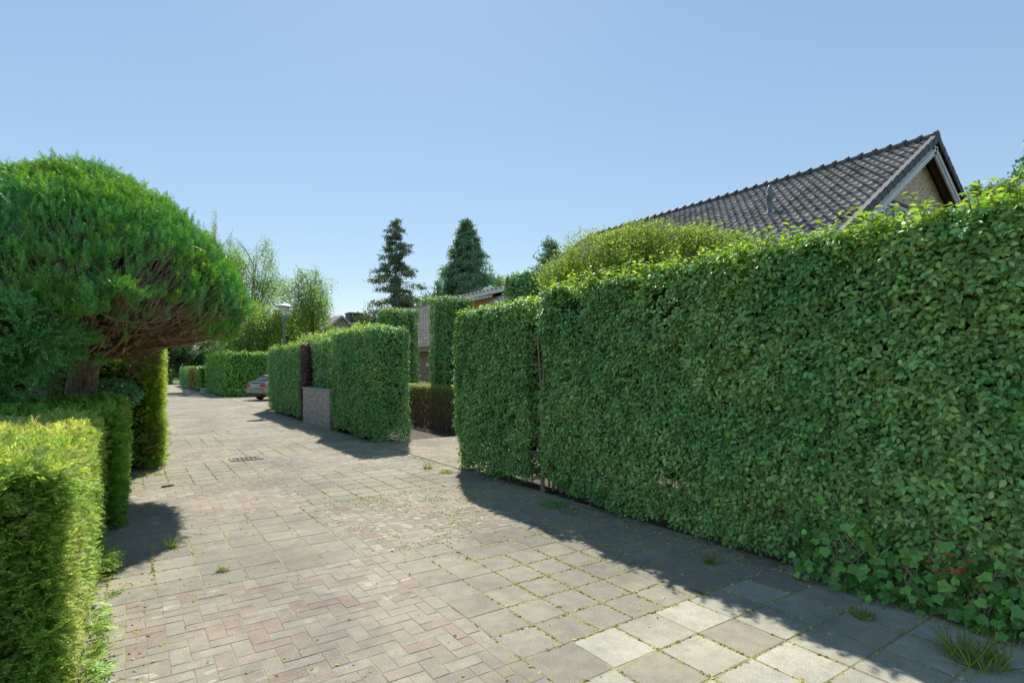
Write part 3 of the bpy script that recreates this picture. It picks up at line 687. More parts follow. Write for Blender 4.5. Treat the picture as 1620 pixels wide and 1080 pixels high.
# limbs: long arching branches to the rim, twigs at their ends
lim = MB(); red = MB(); dead = []
for k in range(360):
    az = random.uniform(0, 2*math.pi)
    if k < 260: az = random.gauss(-math.pi/2+.15, .75)
    tt = random.choice([random.uniform(.0, .10), random.uniform(.11, .40), random.uniform(.12, .40)]); e = dome_pt(np.array([az]), np.array([tt]))[0]
    e[:2] = DC+(e[:2]-DC)*random.uniform(.88, .98)
    b = np.array((TRK[0]+.08, TRK[1]-.3, random.uniform(1.75, 2.5))); low = tt < .11
    m1 = b+(e-b)*.4+np.array((random.uniform(-.15, .15), random.uniform(-.15, .15), -.05 if low else -.22)); m2 = b+(e-b)*.75+np.array((random.uniform(-.1, .1), random.uniform(-.1, .1), -.06 if low else -.16))
    r = random.uniform(.010, .024)
    tgt = red if low else lim
    tgt.tube([b, m1, m2, e], [r*1.4, r, r*.7, r*.3], 5)
    d = unit(e-b)
    for q in range(7 if low else 9):
        f = random.uniform(.35, 1.0 if low else .86); s = b+(e-b)*f+np.array((0, 0, -.08*(1-f)))
        if low: dd = d*.7+np.array((random.uniform(-.8, .8), random.uniform(-.8, .8), random.uniform(-.12, .3)))
        else: dd = d*.35+np.array((random.uniform(-.4, .4), random.uniform(-.4, .4), random.uniform(.5, 1.0)))
        L = random.uniform(.22, .55) if low else random.uniform(.12, .34); p1 = s+dd*L*.5; p2 = s+dd*L*.9+np.array((0, 0, .05))
        tgt.tube([s, p1, p2], [r*.45, .006, .003], 4)
        if low:
            for w in range(1): dead.append((p1+(p2-p1)*random.random(), dd))
for k in range(230):                                   # grey bare twigs fanning out where the lower shell is thin
    az = random.gauss(-math.pi/2+.02, .60); tt = random.uniform(.12, .42); e = dome_pt(np.array([az]), np.array([tt]))[0]
    b = e.copy(); b[:2] = DC+(e[:2]-DC)*random.uniform(.62, .80); b[2] -= random.uniform(.12, .32)
    for q in range(4):
        t = e.copy(); t[:2] = DC+(e[:2]-DC)*random.uniform(.93, .99); t += np.array((random.uniform(-.14, .14), random.uniform(-.08, .08), random.uniform(-.05, .20)))
        lim.tube([b, (b+t)/2+np.array((random.uniform(-.04, .04), 0, -.05)), t], [.010, .007, .003], 4)
lim.build('branches', M['twig'], dome); red.build('under_branches', M['redtwig'], dome)
P = np.array([a for a, b in dead]); Y = np.array([b for a, b in dead])
foliage('dead_sprays', [scatter(np.r_[P, P]+rnd(2*len(P), .04), rnd(2*len(P)), np.r_[Y, Y]+rnd(2*len(Y), .5), rng.uniform(.05, .11, 2*len(P)), T_CYP)], M['thujadead'], dome)
# drooping broken branch right of the trunk
mb = MB()
o0 = np.array(ray(172, 520, 7.6))
for k in range(46):
    s = o0+np.array((random.uniform(-.1, .1), random.uniform(-.1, .1), random.uniform(-.05, .08))); e = np.array(ray(random.uniform(200, 262), random.uniform(560, 605), 7.3+random.uniform(-.3, .3)))
    m1 = s+(e-s)*.5+np.array((random.uniform(-.05, .05), random.uniform(-.05, .05), random.uniform(-.02, .09)))
    mb.tube([s, m1, e], [.010, .006, .002], 4)
for k in range(16):
    s = np.array(ray(150, random.uniform(505, 545), 7.6)); e = np.array(ray(random.uniform(200, 330), random.uniform(500, 545), 7.2+random.uniform(-.5, .3)))
    mb.tube([s, s+(e-s)*.5+np.array((0, 0, random.uniform(-.08, .03))), e], [.022, .014, .005], 6)
mb.build('low_branches', M['redtwig'], dome)

# clumps of fan sprays: fronds radiating from cluster points over a blob
def fan_blob(centres, per, size, bias=(0, 0, .4), T=T_CYP, tone=0.0, spread=.55):
    parts = []
    for (c, r, k) in centres:
        c = np.array(c); r = np.array(r)
        for q in range(k):
            d = unit(rnd(1)[0]); d[1] -= .35; d = unit(d)
            p = c+d*r*rng.uniform(.72, 1.0); ax = unit(d*.8+np.array(bias)+rng.normal(0, .25, 3))
            m = per; Y = unit(ax[None]+rnd(m, spread)); Pp = p+Y*rng.uniform(0, .07, (m, 1)); nn = unit(np.cross(ax, rnd(1)[0]))
            N = unit(nn[None]+rnd(m, .45))
            parts.append(scatter(Pp, N, Y, size*rng.uniform(.7, 1.3, m), T, tone=np.clip(tone+rng.normal(0, .2)+rng.normal(0, .1, m), 0, 1)))
    return parts
sh = empty('cypress_shrub', (-1.05, 8.9, 0), 'bluish green feathery cypress shrub under the dome at the left edge', 'shrub')
cs = [(ray(22, 520, 5.6), (.48, .36, .45), 105), (ray(0, 590, 5.7), (.34, .3, .34), 60), (ray(60, 560, 5.8), (.20, .25, .26), 36), (ray(-80, 540, 5.6), (.5, .4, .6), 60)]
foliage('foliage', fan_blob(cs, 11, .16, (0, -.1, .45)), M['cypblue'], sh)
mb = MB(); bark_tube(mb, [(-1.15, 9.3, -.1), (-1.13, 9.25, .6), (-1.1, 9.0, 1.4), (-1.05, 8.8, 2.2)], [.13, .09, .07, .03], 10, 2)
for k in range(40):
    c = cs[k % 4]; e = np.array(c[0])+rng.normal(0, .25, 3); mb.tube([(-1.1, 9.0, rng.uniform(.9, 1.8)), (np.array((-1.1, 9.0, 1.5))+e)/2-(0, 0, .06), e], [.014, .008, .003], 4)
mb.build('stem', M['twig'], sh)
core = MB(); 
for c, r, k in cs:
    c = np.array(c)+(0, .12, 0); r = np.array(r)*.62
    core.lathe(c, [(r[0]*math.sin(a)+.001, -r[2]*math.cos(a)) for a in np.linspace(.05, 3.09, 8)], 12)
core.build('light_blocking_interior', M['core'], sh)  # dark opaque filler blobs inside the shrub, not modelled branches
fc = [(ray(132, 552, 6.1), (.13, .12, .15), 18), (ray(180, 470, 5.7), (.22, .12, .10), 18), (ray(120, 500, 5.8), (.16, .12, .10), 13)]
foliage('hanging_sprays', fan_blob(fc, 9, .15, (0, -.2, .35), tone=.15), M['cyp'], dome)
# shrubs under the dome
def small_shrub(name, label, c, r, n, size, mat, T=TL, W=.45, zmin=0, stem_top=None):
    root = empty(name, (c[0], c[1], 0), label, 'shrub')
    d = unit(rnd(n)); P = np.array(c)+d*np.array(r)*rng.uniform(.5, 1, (n, 1))**.5; P[:, 2] = np.maximum(P[:, 2], zmin+.02)
    foliage('foliage', [scatter(P, d*.5+(0, 0, .7)+rnd(n, .4), d*.9+rnd(n, .4)+(0, 0, .25), size*rng.uniform(.6, 1.3, n), T, W=size*W*2*rng.uniform(.6, 1.2, n), tone=rng.uniform(0, .5, n))], mat, root)
    mb = MB()
    for k in range(14):
        e = np.array(c)+unit(rnd(1)[0])*np.array(r)*.7; mb.tube([(c[0]+random.uniform(-.06, .06), c[1], -.05), (np.array((c[0], c[1], c[2]*.5))+e)/2, e], [.012, .008, .003], 4)
    mb.build('stems', M['twig'], root); return root
small_shrub('shrub', 'low blue-green narrow-leaved shrub between the trunk and the thuja hedge', ray(178, 622, 8.6), (.36, .36, .22), 1500, .10, M['rhodo'], W=.28)
pl = ray(2, 620, 5.7)
small_shrub('spiky_plant', 'pale green plant with long pointed leaves at the left edge above the golden hedge', (pl[0]-.05, pl[1], 1.40), (.16, .16, .20), 110, .20, M['lime'], W=.16)
# litter bed under the dome
P = np.c_[rng.uniform(-3.5, -.1, 2500), rng.uniform(9, 12.5, 2500), np.full(2500, -.05)]
tag(foliage('leaf_litter', [scatter(P, rnd(2500, .3)+(0, 0, 1), rnd(2500), rng.uniform(.04, .08, 2500), TL)], M['dry']), kind='stuff')
# dark thicket behind the trunk (rear hedge seen through the gaps)
tk = make_hedge('dark bare-stemmed thicket behind the domed tree trunk', (-6.5, -1.35, 11.2, 12.4, .0, 2.5), 9000, M['darkleaf'], .08, TL, seed=101, core=M['core'], young=0, amp=.15, name='thicket', cat='thicket', young_all=0)

# ------------------------------------------------------------------ lamp
LP = (4.95, 22.9)
lamp = empty('street_lamp', (*LP, 0), 'slim blue-grey street lamp with flat round cap above the hedge', 'street lamp')
mb = MB(); mb.lathe((*LP, 0), [(.085, -.1), (.085, .9), (.06, 1.0), (.055, 3.55), (.075, 3.58), (.075, 3.72), (.05, 3.74)], 14); mb.build('pole', M['pole'], lamp, True)
mb = MB(); mb.lathe((*LP, 3.742), [(.06, 0), (.075, .06), (.13, .20), (.20, .335)], 20); mb.build('bowl', M['lampglass'], lamp, True)
mb = MB(); mb.lathe((*LP, 4.085), [(.31, 0), (.325, .02), (.30, .04), (.14, .10), (.05, .125), (.01, .13)], 24); mb.build('cap', M['lampcap'], lamp)

# ------------------------------------------------------------------ houses
def tiled_slope(p0, ux, us, cols, rows, w, l, name, mat, parent):
    """p0 = top (ridge) corner; ux along the ridge, us down the slope; wavy overlapping tiles"""
    p0, ux, us = np.array(p0, float), np.array(ux, float), np.array(us, float); nz = np.cross(ux, us); nz = nz/np.linalg.norm(nz)
    if nz[2] < 0: nz = -nz
    seg = 6; xs = np.linspace(0, 1, seg+1)
    prof = np.where(xs < .62, -.030*np.sin(xs/.62*math.pi)*.5, .045*np.sin((xs-.62)/.38*math.pi))
    V, F, n = [], [], 0
    r_ = np.random.default_rng(5)
    for i in range(rows):
        for j in range(cols):
            dj = r_.normal(0, .003, 3)
            a = p0+ux*(j*w)+us*(i*l-.03)+nz*(.012+dj[0]); b = p0+ux*(j*w)+us*((i+1)*l+.035+dj[1])+nz*(.052+dj[0])
            top = [a+ux*x*w+nz*z for x, z in zip(xs, prof)]; bot = [b+ux*x*w+nz*z for x, z in zip(xs, prof)]; lip = [q-nz*.026 for q in bot]
            V += top+bot+lip; s = seg+1
            for k in range(seg):
                F.append((n+k, n+k+1, n+s+k+1, n+s+k)); F.append((n+s+k, n+s+k+1, n+2*s+k+1, n+2*s+k))
            n += 3*s
    return link(name, np_mesh(name, np.array(V), [np.array(F)]), mat, parent)
def gable_prism(mb, x0, xr, x1, ze, zr, y0, y1, t=.12):   # solid roof slab under the tiles, ridge along y
    for (xa, za, xb, zb) in ((x0, ze, xr, zr), (xr, zr, x1, ze)):
        V = [(xa, y0, za), (xb, y0, zb), (xb, y1, zb), (xa, y1, za)]; Vb = [(x, y, z-t) for x, y, z in V]
        mb.add(V+Vb, [(0,1,2,3),(7,6,5,4),(0,4,5,1),(1,5,6,2),(2,6,7,3),(3,7,4,0)])
# big house
HX, HZ, HY0, HY1, HW, HP = 16.0, 7.2, 5.25, 17.6, 5.2, .637
ze = HZ-HW*HP; sl = math.sqrt(1+HP*HP); us = np.array((-1, 0, -HP))/sl; us2 = np.array((1, 0, -HP))/sl
house = empty('house', (HX, (HY0+HY1)/2, 0), 'large brick house with dark tiled gable roof behind the long hedge', 'house')
mb = MB(); mb.box(HX-HW+.7, HY0+.38, -.1, HX+HW-.7, HY1-.6, ze+.25)
for (y0, y1) in ((HY0+.38, HY0+.63), (HY1-.85, HY1-.6)):
    a = HW-.7; V = [(HX-a, y0, ze+.25), (HX+a, y0, ze+.25), (HX, y0, HZ-.16), (HX-a, y1, ze+.25), (HX+a, y1, ze+.25), (HX, y1, HZ-.16)]
    mb.add(V, [(0,1,2),(5,4,3),(0,2,5,3),(1,4,5,2)])
wall = mb.build('wall', M['gable'], house)
mb = MB(); gable_prism(mb, HX-HW, HX, HX+HW, ze, HZ, HY0+.03, HY1, .10); roof = mb.build('roof', M['brown'], house)
cols = int((HY1-HY0)/.215); rows = 19; lrow = HW*sl/rows
tiled_slope((HX, HY0+.05, HZ+.005), (0, 1, 0), us, cols, rows, (HY1-HY0-.05)/cols, lrow, 'roof_tiles', M['tile'], roof)
tiled_slope((HX, HY0+.05, HZ+.005), (0, 1, 0), us2, cols, rows, (HY1-HY0-.05)/cols, lrow, 'roof_tiles', M['tile'], roof)
mb = MB(); y = HY0-.02
while y < HY1:
    mb.tube([(HX, y, HZ+.045), (HX, y+.30, HZ+.040)], [.115, .10], 10); mb.tube([(HX, y-.015, HZ+.055), (HX, y+.05, HZ+.052)], [.135, .13], 10); y += .335
mb.lathe((0, 0, 0), [(0, 0)]) if False else None
mb.build('ridge_tiles', M['ridge'], roof, False)
for s, u in ((-1, us), (1, us2)):
    mb = MB(); nz = np.array((s*HP, 0, 1))/sl
    for i in range(rows):
        c = np.array((HX, HY0+.03, HZ))+u*(lrow*(i+.5)+.06)+nz*(.055+.012)
        tl = u*(lrow*.54)+nz*(-.012); mb.obox(c, tl, (0, .06, 0), nz*.02); mb.obox(c+np.array((0, -.06, 0))-nz*.07, tl, (0, .014, 0), nz*.075)
    mb.build('verge_tiles', M['ridge'], roof)
    mb = MB(); c = np.array((HX, HY0+.055, HZ))+u*(HW*sl/2)-nz*.20
    mb.obox(c, u*(HW*sl/2), (0, .02, 0), nz*.13); mb.obox(c-nz*.02+np.array((0, -.035, 0)), u*(HW*sl/2-.02), (0, .012, 0), nz*.035); mb.build('bargeboard', M['white'], house)
    mb = MB(); nb = 2
    for k in range(nb):
        y = HY0+.09+k*.125; mb.obox(np.array((HX, y+.06, HZ))+u*(HW*sl/2+.05)-nz*.135, u*(HW*sl/2-.12), (0, .056, 0), nz*.015)
    mb.build('soffit', M['brown'], house)
wx, wy, wz = HX-1.42, HY0+.38, 5.45
win = MB()
for (a, b, c, d) in ((-.62, .62, -.07, .0), (-.62, -.55, -1.15, -.07), (.55, .62, -1.15, -.07), (-.55, .55, -1.15, -1.08), (-.035, .035, -1.08, -.07)): win.box(wx+a, wy-.05, wz+c, wx+b, wy+.02, wz+d)
wf = win.build('window', M['white'], house)
mb = MB(); mb.box(wx-.55, wy-.02, wz-1.08, wx+.55, wy-.008, wz-.07); mb.build('pane', M['glass'], wf)
mb = MB(); mb.box(wx-.68, wy-.06, wz+.005, wx+.68, wy-.004, wz+.08); mb.build('lintel', M['brown'], house)
VP = np.array((13.45, 7.98, 5.58))
mb = MB(); mb.lathe(VP, [(.10, -.25), (.095, .05), (.065, .08), (.065, .42), (.09, .43), (.09, .50), (.075, .52), (.075, .60), (.045, .72), (.015, .76)], 14); mb.build('vent_pipe', M['zinc'], roof, True)
mb = MB(); mb.box(HX-HW-.12, HY0, ze-.16, HX-HW+.0, HY1, ze-.04); mb.build('gutter', M['gutter'], house)
# smaller house
h2 = empty('house', (14.7, 26.5, 0), 'low brick house with pale tiled roof and orange boarded dormer beyond the hedge columns', 'house')
EX, EZ, RX, RZ, Y0, Y1 = 10.7, 2.78, 14.7, 5.45, 18.6, 34.5
mb = MB(); mb.box(EX+.55, Y0+.4, -.1, 18.2, Y1-.4, 2.85); mb.build('wall', M['housebrick'], h2)
mb = MB(); gable_prism(mb, EX, RX, 18.7, EZ, RZ, Y0, Y1, .12); rf = mb.build('roof', M['pinkboard'], h2)
p2 = (RZ-EZ)/(RX-EX); s2 = math.sqrt(1+p2*p2); cols = int((Y1-Y0)/.3)
tiled_slope((RX, Y0, RZ+.005), (0, 1, 0), np.array((-1, 0, -p2))/s2, cols, 14, .3, (RX-EX)*s2/14, 'roof_tiles', M['tile2'], rf)
mb = MB(); y = Y0
while y < Y1:
    mb.tube([(RX, y, RZ+.04), (RX, y+.32, RZ+.035)], [.12, .10], 8); y += .36
mb.build('ridge_tiles', M['tile2'], rf)
mb = MB(); mb.box(EX-.13, Y0, EZ-.13, EX-.005, Y1, EZ-.01); mb.build('gutter', M['gutter'], h2)
mb = MB(); mb.box(EX+.005, Y0+.02, EZ-.34, EX+.54, Y1-.02, EZ-.125); mb.build('fascia', M['pinkboard'], h2)
dm = MB(); dm.box(12.25, 17.2, 3.2, 13.4, 22.0, 4.62); dor = dm.build('dormer', M['orange'], h2)
mb = MB(); mb.add([(11.75, 17.0, 4.72), (14.69, 17.0, 5.46), (14.69, 22.2, 5.46), (11.75, 22.2, 4.72), (11.75, 17.0, 4.635), (14.69, 17.0, 5.30), (14.69, 22.2, 5.30), (11.75, 22.2, 4.635)],
                  [(0,1,2,3),(7,6,5,4),(0,4,5,1),(1,5,6,2),(2,6,7,3),(3,7,4,0)]); mb.build('dormer_roof', M['orange'], dor)
u3 = np.array((-2.94, 0, -.74)); L3 = np.linalg.norm(u3); tiled_slope((14.69, 17.0, 5.50), (0, 1, 0), u3/L3, 17, 9, .3, L3/9, 'dormer_tiles', M['tile2'], dor)
mb = MB(); mb.box(11.62, 17.0, 4.60, 11.745, 22.2, 4.74); mb.build('dormer_gutter', M['white'], dor)
# far houses
def far_house(name, label, u, Z, zr, ze, w, d, chim=None, wallm='render', roofm='redroof'):
    x, y, _ = ray(u, 585, Z); root = empty(name, (x, y, 0), label, 'house')
    mb = MB(); mb.box(x-w/2+.3, y+.3, -.1, x+w/2-.3, y+d-.3, ze)
    a = w/2-.3; mb.add([(x-a, y+.3, ze), (x+a, y+.3, ze), (x, y+.3, zr-.2), (x-a, y+.5, ze), (x+a, y+.5, ze), (x, y+.5, zr-.2)], [(0,1,2),(5,4,3),(0,2,5,3),(1,4,5,2)]); mb.build('wall', M[wallm], root)
    mb = MB(); gable_prism(mb, x-w/2, x, x+w/2, ze, zr, y, y+d, .15); r = mb.build('roof', M[roofm], root)
    k = (zr-ze)/(w/2); L = math.hypot(1, k)
    for s in (-1, 1):
        mb = MB(); mb.obox((x+s*w/4, y-.03, (zr+ze)/2-.12), np.array((s, 0, -k))*w/4, (0, .03, 0), (0, 0, .11)); mb.build('bargeboard', M['white'], root)
    if chim:
        mb = MB(); cx, cy, _ = ray(chim[0], 585, Z+chim[3]); mb.box(cx-chim[1]/2, cy-chim[1]/2, ze, cx+chim[1]/2, cy+chim[1]/2, chim[2]); mb.box(cx-chim[1]/2-.06, cy-chim[1]/2-.06, chim[2], cx+chim[1]/2+.06, cy+chim[1]/2+.06, chim[2]+.1)
        mb.build('chimney', M['ridge'], r)
far_house('house', 'distant house with white gable trim and a big dark chimney above the hedges', 541, 58, 7.35, 5.2, 5.4, 9, (560, 1.45, 7.75, 3), 'gable')
far_house('house', 'distant pale rendered gable house half hidden behind the street lamp', 441, 55, 6.5, 4.0, 4.6, 8)

# ------------------------------------------------------------------ trees
def cone_tree(name, label, u, Z, ztop, r, mat, n, z0=1.0, dens=1.0, size=.5, trunk_vis=False, irregular=.25, power=.8, droop=.5, seed=0, group=None, T=T_FAR):
    x, y, _ = ray(u, 585, Z); root = empty(name, (x, y, 0), label, 'tree', group)
    mb = MB(); mb.tube([(x, y, -.1), (x+.05, y, ztop*.35), (x-.03, y, ztop*.7), (x, y, ztop*.98)], [r*.11+.05, r*.09+.04, .07, .02], 10); mb.build('trunk', M['bark'] if trunk_vis else M['darkbark'], root, True)
    rr = np.random.default_rng(seed); parts = []; br = MB()
    nb = int(110*dens); Ps, Ys, Ns, Ss = [], [], [], []
    for k in range(nb):
        f = (k+rr.random())/nb; z = z0+(ztop-z0)*f*.985; R = r*((1-f)**power)*(1+irregular*rr.normal(0, 1))+.12; a = k*2.399+rr.normal(0, .4)
        d = np.array((math.cos(a), math.sin(a), 0)); tip = np.array((x, y, z))+d*R+np.array((0, 0, R*rr.uniform(min(-droop, .15), max(-droop, .15))))
        base = np.array((x, y, z)); mid = (base+tip)/2+np.array((0, 0, R*.12)); br.tube([base, mid, tip], [.035+.012*R, .025, .008], 4)
        m = max(6, int(n/nb*(.3+1.4*(1-f))))
        tt = rr.uniform(.12, 1.05, m)**.7; q = base[None]*(1-tt[:, None])+tip[None]*tt[:, None]+rr.normal(0, .10+.06*R, (m, 3))*np.array((1, 1, .55))
        Ps.append(q); Ys.append(d[None]*.7+rr.normal(0, .5, (m, 3))-np.array((0, 0, droop*.7))); Ns.append(np.array((0, 0, .5))+d*.9+rr.normal(0, .5, (m, 3))); Ss.append(size*rr.uniform(.5, 1.3, m))
    br.build('branches', M['darkbark'], root)
    foliage('crown', [scatter(np.concatenate(Ps), np.concatenate(Ns), np.concatenate(Ys), np.concatenate(Ss), T, tone=rr.random(sum(map(len, Ps)))*.5)], mat, root)
    return root
def broad_tree(name, label, u, Z, ztop, zbase, r, mat, n, size=.22, trunk='darkbark', seed=0, gaps=.3, weep=0.0, group=None, nlimb=16, cat='tree', tr=None, clump=.5, T=TL, stretch=1.0, lean=0):
    x, y, _ = ray(u, 585, Z); root = empty(name, (x, y, 0), label, cat, group); rr = np.random.default_rng(seed)
    tr = tr or (.05+ztop*.012); zc = (ztop+zbase)/2; hz = (ztop-zbase)/2
    mb = MB(); top = np.array((x+lean, y, zbase+.75*(ztop-zbase)))
    pts = [np.array((x, y, -.1)), np.array((x+rr.normal(0, .1), y, zbase*.6)), np.array((x+lean*.4+rr.normal(0, .15), y, zbase+.3*(ztop-zbase))), top]
    mb.tube(pts, [tr*1.2, tr, tr*.7, tr*.2], 10); mb.build('trunk', M[trunk], root, True)
    br = MB(); Ps, Ys = [], []
    for k in range(nlimb):
        f = rr.uniform(.05, .95); s = pts[1]*(1-f)+pts[3]*f if f > .3 else pts[1]*(1-f)+pts[2]*f
        d = unit(rr.normal(0, 1, 3)); d[2] = abs(d[2])*.9+.1 if rr.random() < .8 else d[2]*.5
        e = np.array((x+lean*.6, y, zc))+unit(d)*np.array((r, r, hz))*rr.uniform(.6, .95)
        m_ = s+(e-s)*.5+np.array((0, 0, .08*r)); br.tube([s, m_, e], [tr*.4, tr*.25, tr*.06], 5)
        for q in range(7):
            f2 = rr.uniform(.35, 1); s2 = s+(e-s)*f2+np.array((0, 0, .05*r)); e2 = s2+unit(rr.normal(0, 1, 3)+unit(e-s)*.8+np.array((0, 0, .2-weep)))*r*rr.uniform(.2, .45)
            br.tube([s2, (s2+e2)/2, e2], [tr*.12, tr*.08, tr*.03], 4)
            cnt = int(n/nlimb/7*rr.uniform(1-gaps, 1+gaps)*(0.25 if rr.random() < gaps*.5 else 1))
            t = rr.uniform(.2, 1.1, (cnt, 1)); p = s2+(e2-s2)*t+rr.normal(0, clump*r*.16, (cnt, 3))*np.array((1, 1, .8))
            if weep: p[:, 2] -= rr.exponential(weep*r*.35, cnt)
            Ps.append(p); Ys.append(np.tile(unit(e2-s2), (cnt, 1))+rr.normal(0, .7, (cnt, 3))-np.array((0, 0, .4+weep)))
    br.build('branches', M['browntwig'], root)
    P = np.concatenate(Ps); Y = np.concatenate(Ys); m = len(P); P[:, 2] = np.maximum(P[:, 2], .1)
    foliage('crown', [scatter(P, np.array((0, 0, .8))+rr.normal(0, .6, (m, 3)), Y, size*rr.uniform(.6, 1.35, m), T, tone=rr.random(m)*.6)], mat, root)
    return root
cone_tree('conifer', 'tall thin-crowned conifer with its bare trunk showing against the sky', 627, 55, 16.6, 2.8, M['pine'], 19000, 3.0, .8, .30, True, .35, .5, .25, 3)
cone_tree('conifer', 'dense dark cone-shaped conifer above the pale tiled roof', 738, 46, 14.2, 4.9, M['conifer'], 60000, 1.0, 3.2, .30, False, .07, .88, .7, 5)
cone_tree('conifer', 'small dark conifer top left of the big roof', 872, 40, 10.9, 1.35, M['conifer'], 3600, 5.5, .5, .36, True, .35, .55, -.3, 9)
cone_tree('slim_cypress', 'very slim dark cypress beside the cone-shaped conifer', 692, 42, 8.3, .42, M['conifer'], 2600, 1.0, .5, .28, False, .1, .35, -.4, 10)
cone_tree('conifer', 'tall dark conifer cut by the right edge of the picture', 1652, 30, 15.2, 2.2, M['conifer'], 8000, 3, 1, .5, False, .2, .7, .4, 12)
bt = broad_tree
bt('birch_tree', 'weeping birch tip showing just above the dome shoulder', 338, 46, 16.6, 5.5, 2.0, M['birch'], 9000, .12, 'birchbark', 21, .5, 1.6, nlimb=14, tr=.13)
bt('birch_tree', 'airy half-bare birch with thin branches left of the street lamp', 402, 46, 13.6, 3.5, 3.0, M['birch'], 19000, .12, 'birchbark', 22, .5, .8, nlimb=24, tr=.12)
bt('birch_tree', 'fuller green birch right of the street lamp', 492, 43, 10.6, 3.0, 2.6, M['birch'], 20000, .13, 'darkbark', 23, .45, .9, nlimb=20, lean=.3, tr=.12)
bt('tree', 'light green weeping tree behind the lamp and far hedge', 405, 40, 7.2, 1.2, 2.8, M['birch'], 22000, .14, 'birchbark', 24, .3, .9, nlimb=18)
bt('tree', 'round pale tree behind the hedges right of the lamp', 470, 48, 7.0, 1.5, 2.8, M['oak'], 12000, .2, seed=25, weep=.2)
bt('tree', 'leafy tree behind the distant chimney', 588, 68, 9.4, 2, 3.2, M['oak'], 12000, .24, seed=26)
bt('tree', 'low rounded tree left of the distant chimney', 520, 66, 8.2, 2, 3.4, M['oak'], 11000, .24, seed=27)
bt('tree', 'tree filling the gap between the two tall conifers', 668, 60, 9.8, 2, 3.4, M['oak'], 13000, .24, seed=28)
bt('tree', 'broad tree low behind the foot of the thin conifer', 628, 64, 8.8, 1.5, 3.3, M['oak'], 12000, .24, seed=29)
bt('tree', 'tree behind the pale roof right of the cone conifer', 800, 58, 11.8, 3, 3.4, M['oak'], 14000, .24, seed=30)
bt('tree', 'tree between the hedge column and the small conifer', 848, 62, 11.8, 3, 2.6, M['oak'], 9000, .24, seed=31)
bt('tree', 'dark evergreen mass at the far end of the road', 308, 70, 5.0, .2, 3.4, M['darkleaf'], 14000, .26, seed=32, gaps=.1)
bt('tree', 'dark bushy tree left of the dark mass at the road end', 268, 66, 5.6, .2, 3.0, M['darkleaf'], 12000, .26, seed=33, gaps=.1)
bt('tree', 'tree with pale trunk rising behind the far laurel hedge', 352, 47, 12.0, 4.5, 2.4, M['oak'], 8000, .2, 'birchbark', 34, nlimb=14, tr=.34)
bt('tree', 'dark blue-green tree behind the far laurel hedge', 375, 58, 5.6, .5, 2.4, M['darkleaf'], 9000, .24, seed=35)
bt('oak_tree', 'broad crown behind the gable at the right', 1580, 34, 13.3, 5, 2.6, M['oak'], 22000, .2, seed=36, nlimb=22)
bt('oak_tree', 'rounded crown lowest beside the white bargeboard', 1545, 36, 14.3, 5, 2.4, M['oak'], 18000, .2, seed=37, nlimb=20)
bt('tree', 'single tree tip just peeking over the long ridge', 1152, 26, 10.05, 5, .7, M['oak'], 1600, .16, seed=38, nlimb=8)
# pale small-leaved shrub against the roof
ps = empty('pale_shrub', (*ray(1030, 585, 8.4)[:2], 0), 'broad mound of pale yellow-green small-leaved shrub before the big tiled roof', 'shrub')
lob = [((1045, 426), 8.4, (1.05, .9, .64), 28000), ((965, 424), 8.9, (.85, .8, .56), 20000), ((905, 442), 9.2, (.55, .6, .42), 8000), ((1125, 412), 7.9, (.62, .6, .40), 9000), ((1010, 415), 8.8, (.6, .6, .55), 8000)]
parts = []; mb = MB()
for (uv, Z, rr_, n) in lob:
    c = np.array(ray(*uv, Z)); d = unit(rnd(n)); q = c+d*np.array(rr_)
    lump = 1+.16*vnoise(q*2.3, 81)+.12*vnoise(q*6, 82)
    P = c+d*np.array(rr_)*(lump*rng.uniform(.50, 1.06, n)**.5)[:, None]+rnd(n, .05); P[:, 2] = np.maximum(P[:, 2], 1.3)
    P = P[(vnoise(P*3.1, 83) > -.22) | (rng.random(n)[:] < .25)[:len(P)]]; m = len(P)
    parts.append(scatter(P, np.array((0, 0, .8))+rnd(m, .5), unit(P-c)*.8+rnd(m, .6)-np.array((0, 0, .2)), .04*rng.uniform(.6, 1.4, m), TL, tone=rng.random(m)*.6))
    for k in range(46):
        e = c+unit(rnd(1)[0]+np.array((0, 0, .5)))*np.array(rr_)*rng.uniform(.85, 1.28); b0 = np.array((c[0]*.6+ps.location.x*.4, c[1]*.6+ps.location.y*.4, .9))
        mb.tube([b0, (b0+e)/2+rng.normal(0, .06, 3), e], [.013, .007, .002], 4)
        k2 = 14; t = rng.uniform(.75, 1.0, (k2, 1)); pp = b0+(e-b0)*t+rnd(k2, .03)
        parts.append(scatter(pp, np.array((0, 0, .8))+rnd(k2, .5), np.tile(unit(e-b0), (k2, 1))+rnd(k2, .6), .04*rng.uniform(.6, 1.3, k2), TL, tone=rng.random(k2)))
for k in range(7): mb.tube([(ps.location.x+rng.normal(0, .2), ps.location.y+rng.normal(0, .2), -.1), (ps.location.x, ps.location.y, .95)], [.035, .03], 6)
foliage('crown', parts, M['maple'], ps); mb.build('branches', M['twig'], ps)
bt('wispy_shrub', 'wispy thin shrub in front of the roof below the vent pipe', 1275, 7.2, 3.55, 1.6, .55, M['maple'], 1500, .036, 'twig', 41, .5, 0, cat='shrub', nlimb=10, tr=.03)
n = 60000                                              # a far wood closing the view
q = np.c_[rng.uniform(-110, 130, n), 118+rng.normal(0, 4, n), rng.random(n)]; q[:, 2] *= 4.5+2.5*vnoise(np.c_[q[:, 0]*.12, q[:, 0]*0, q[:, 0]*0], 91)+1.2*vnoise(np.c_[q[:, 0]*.5, q[:, 0]*0, q[:, 0]*0], 92)
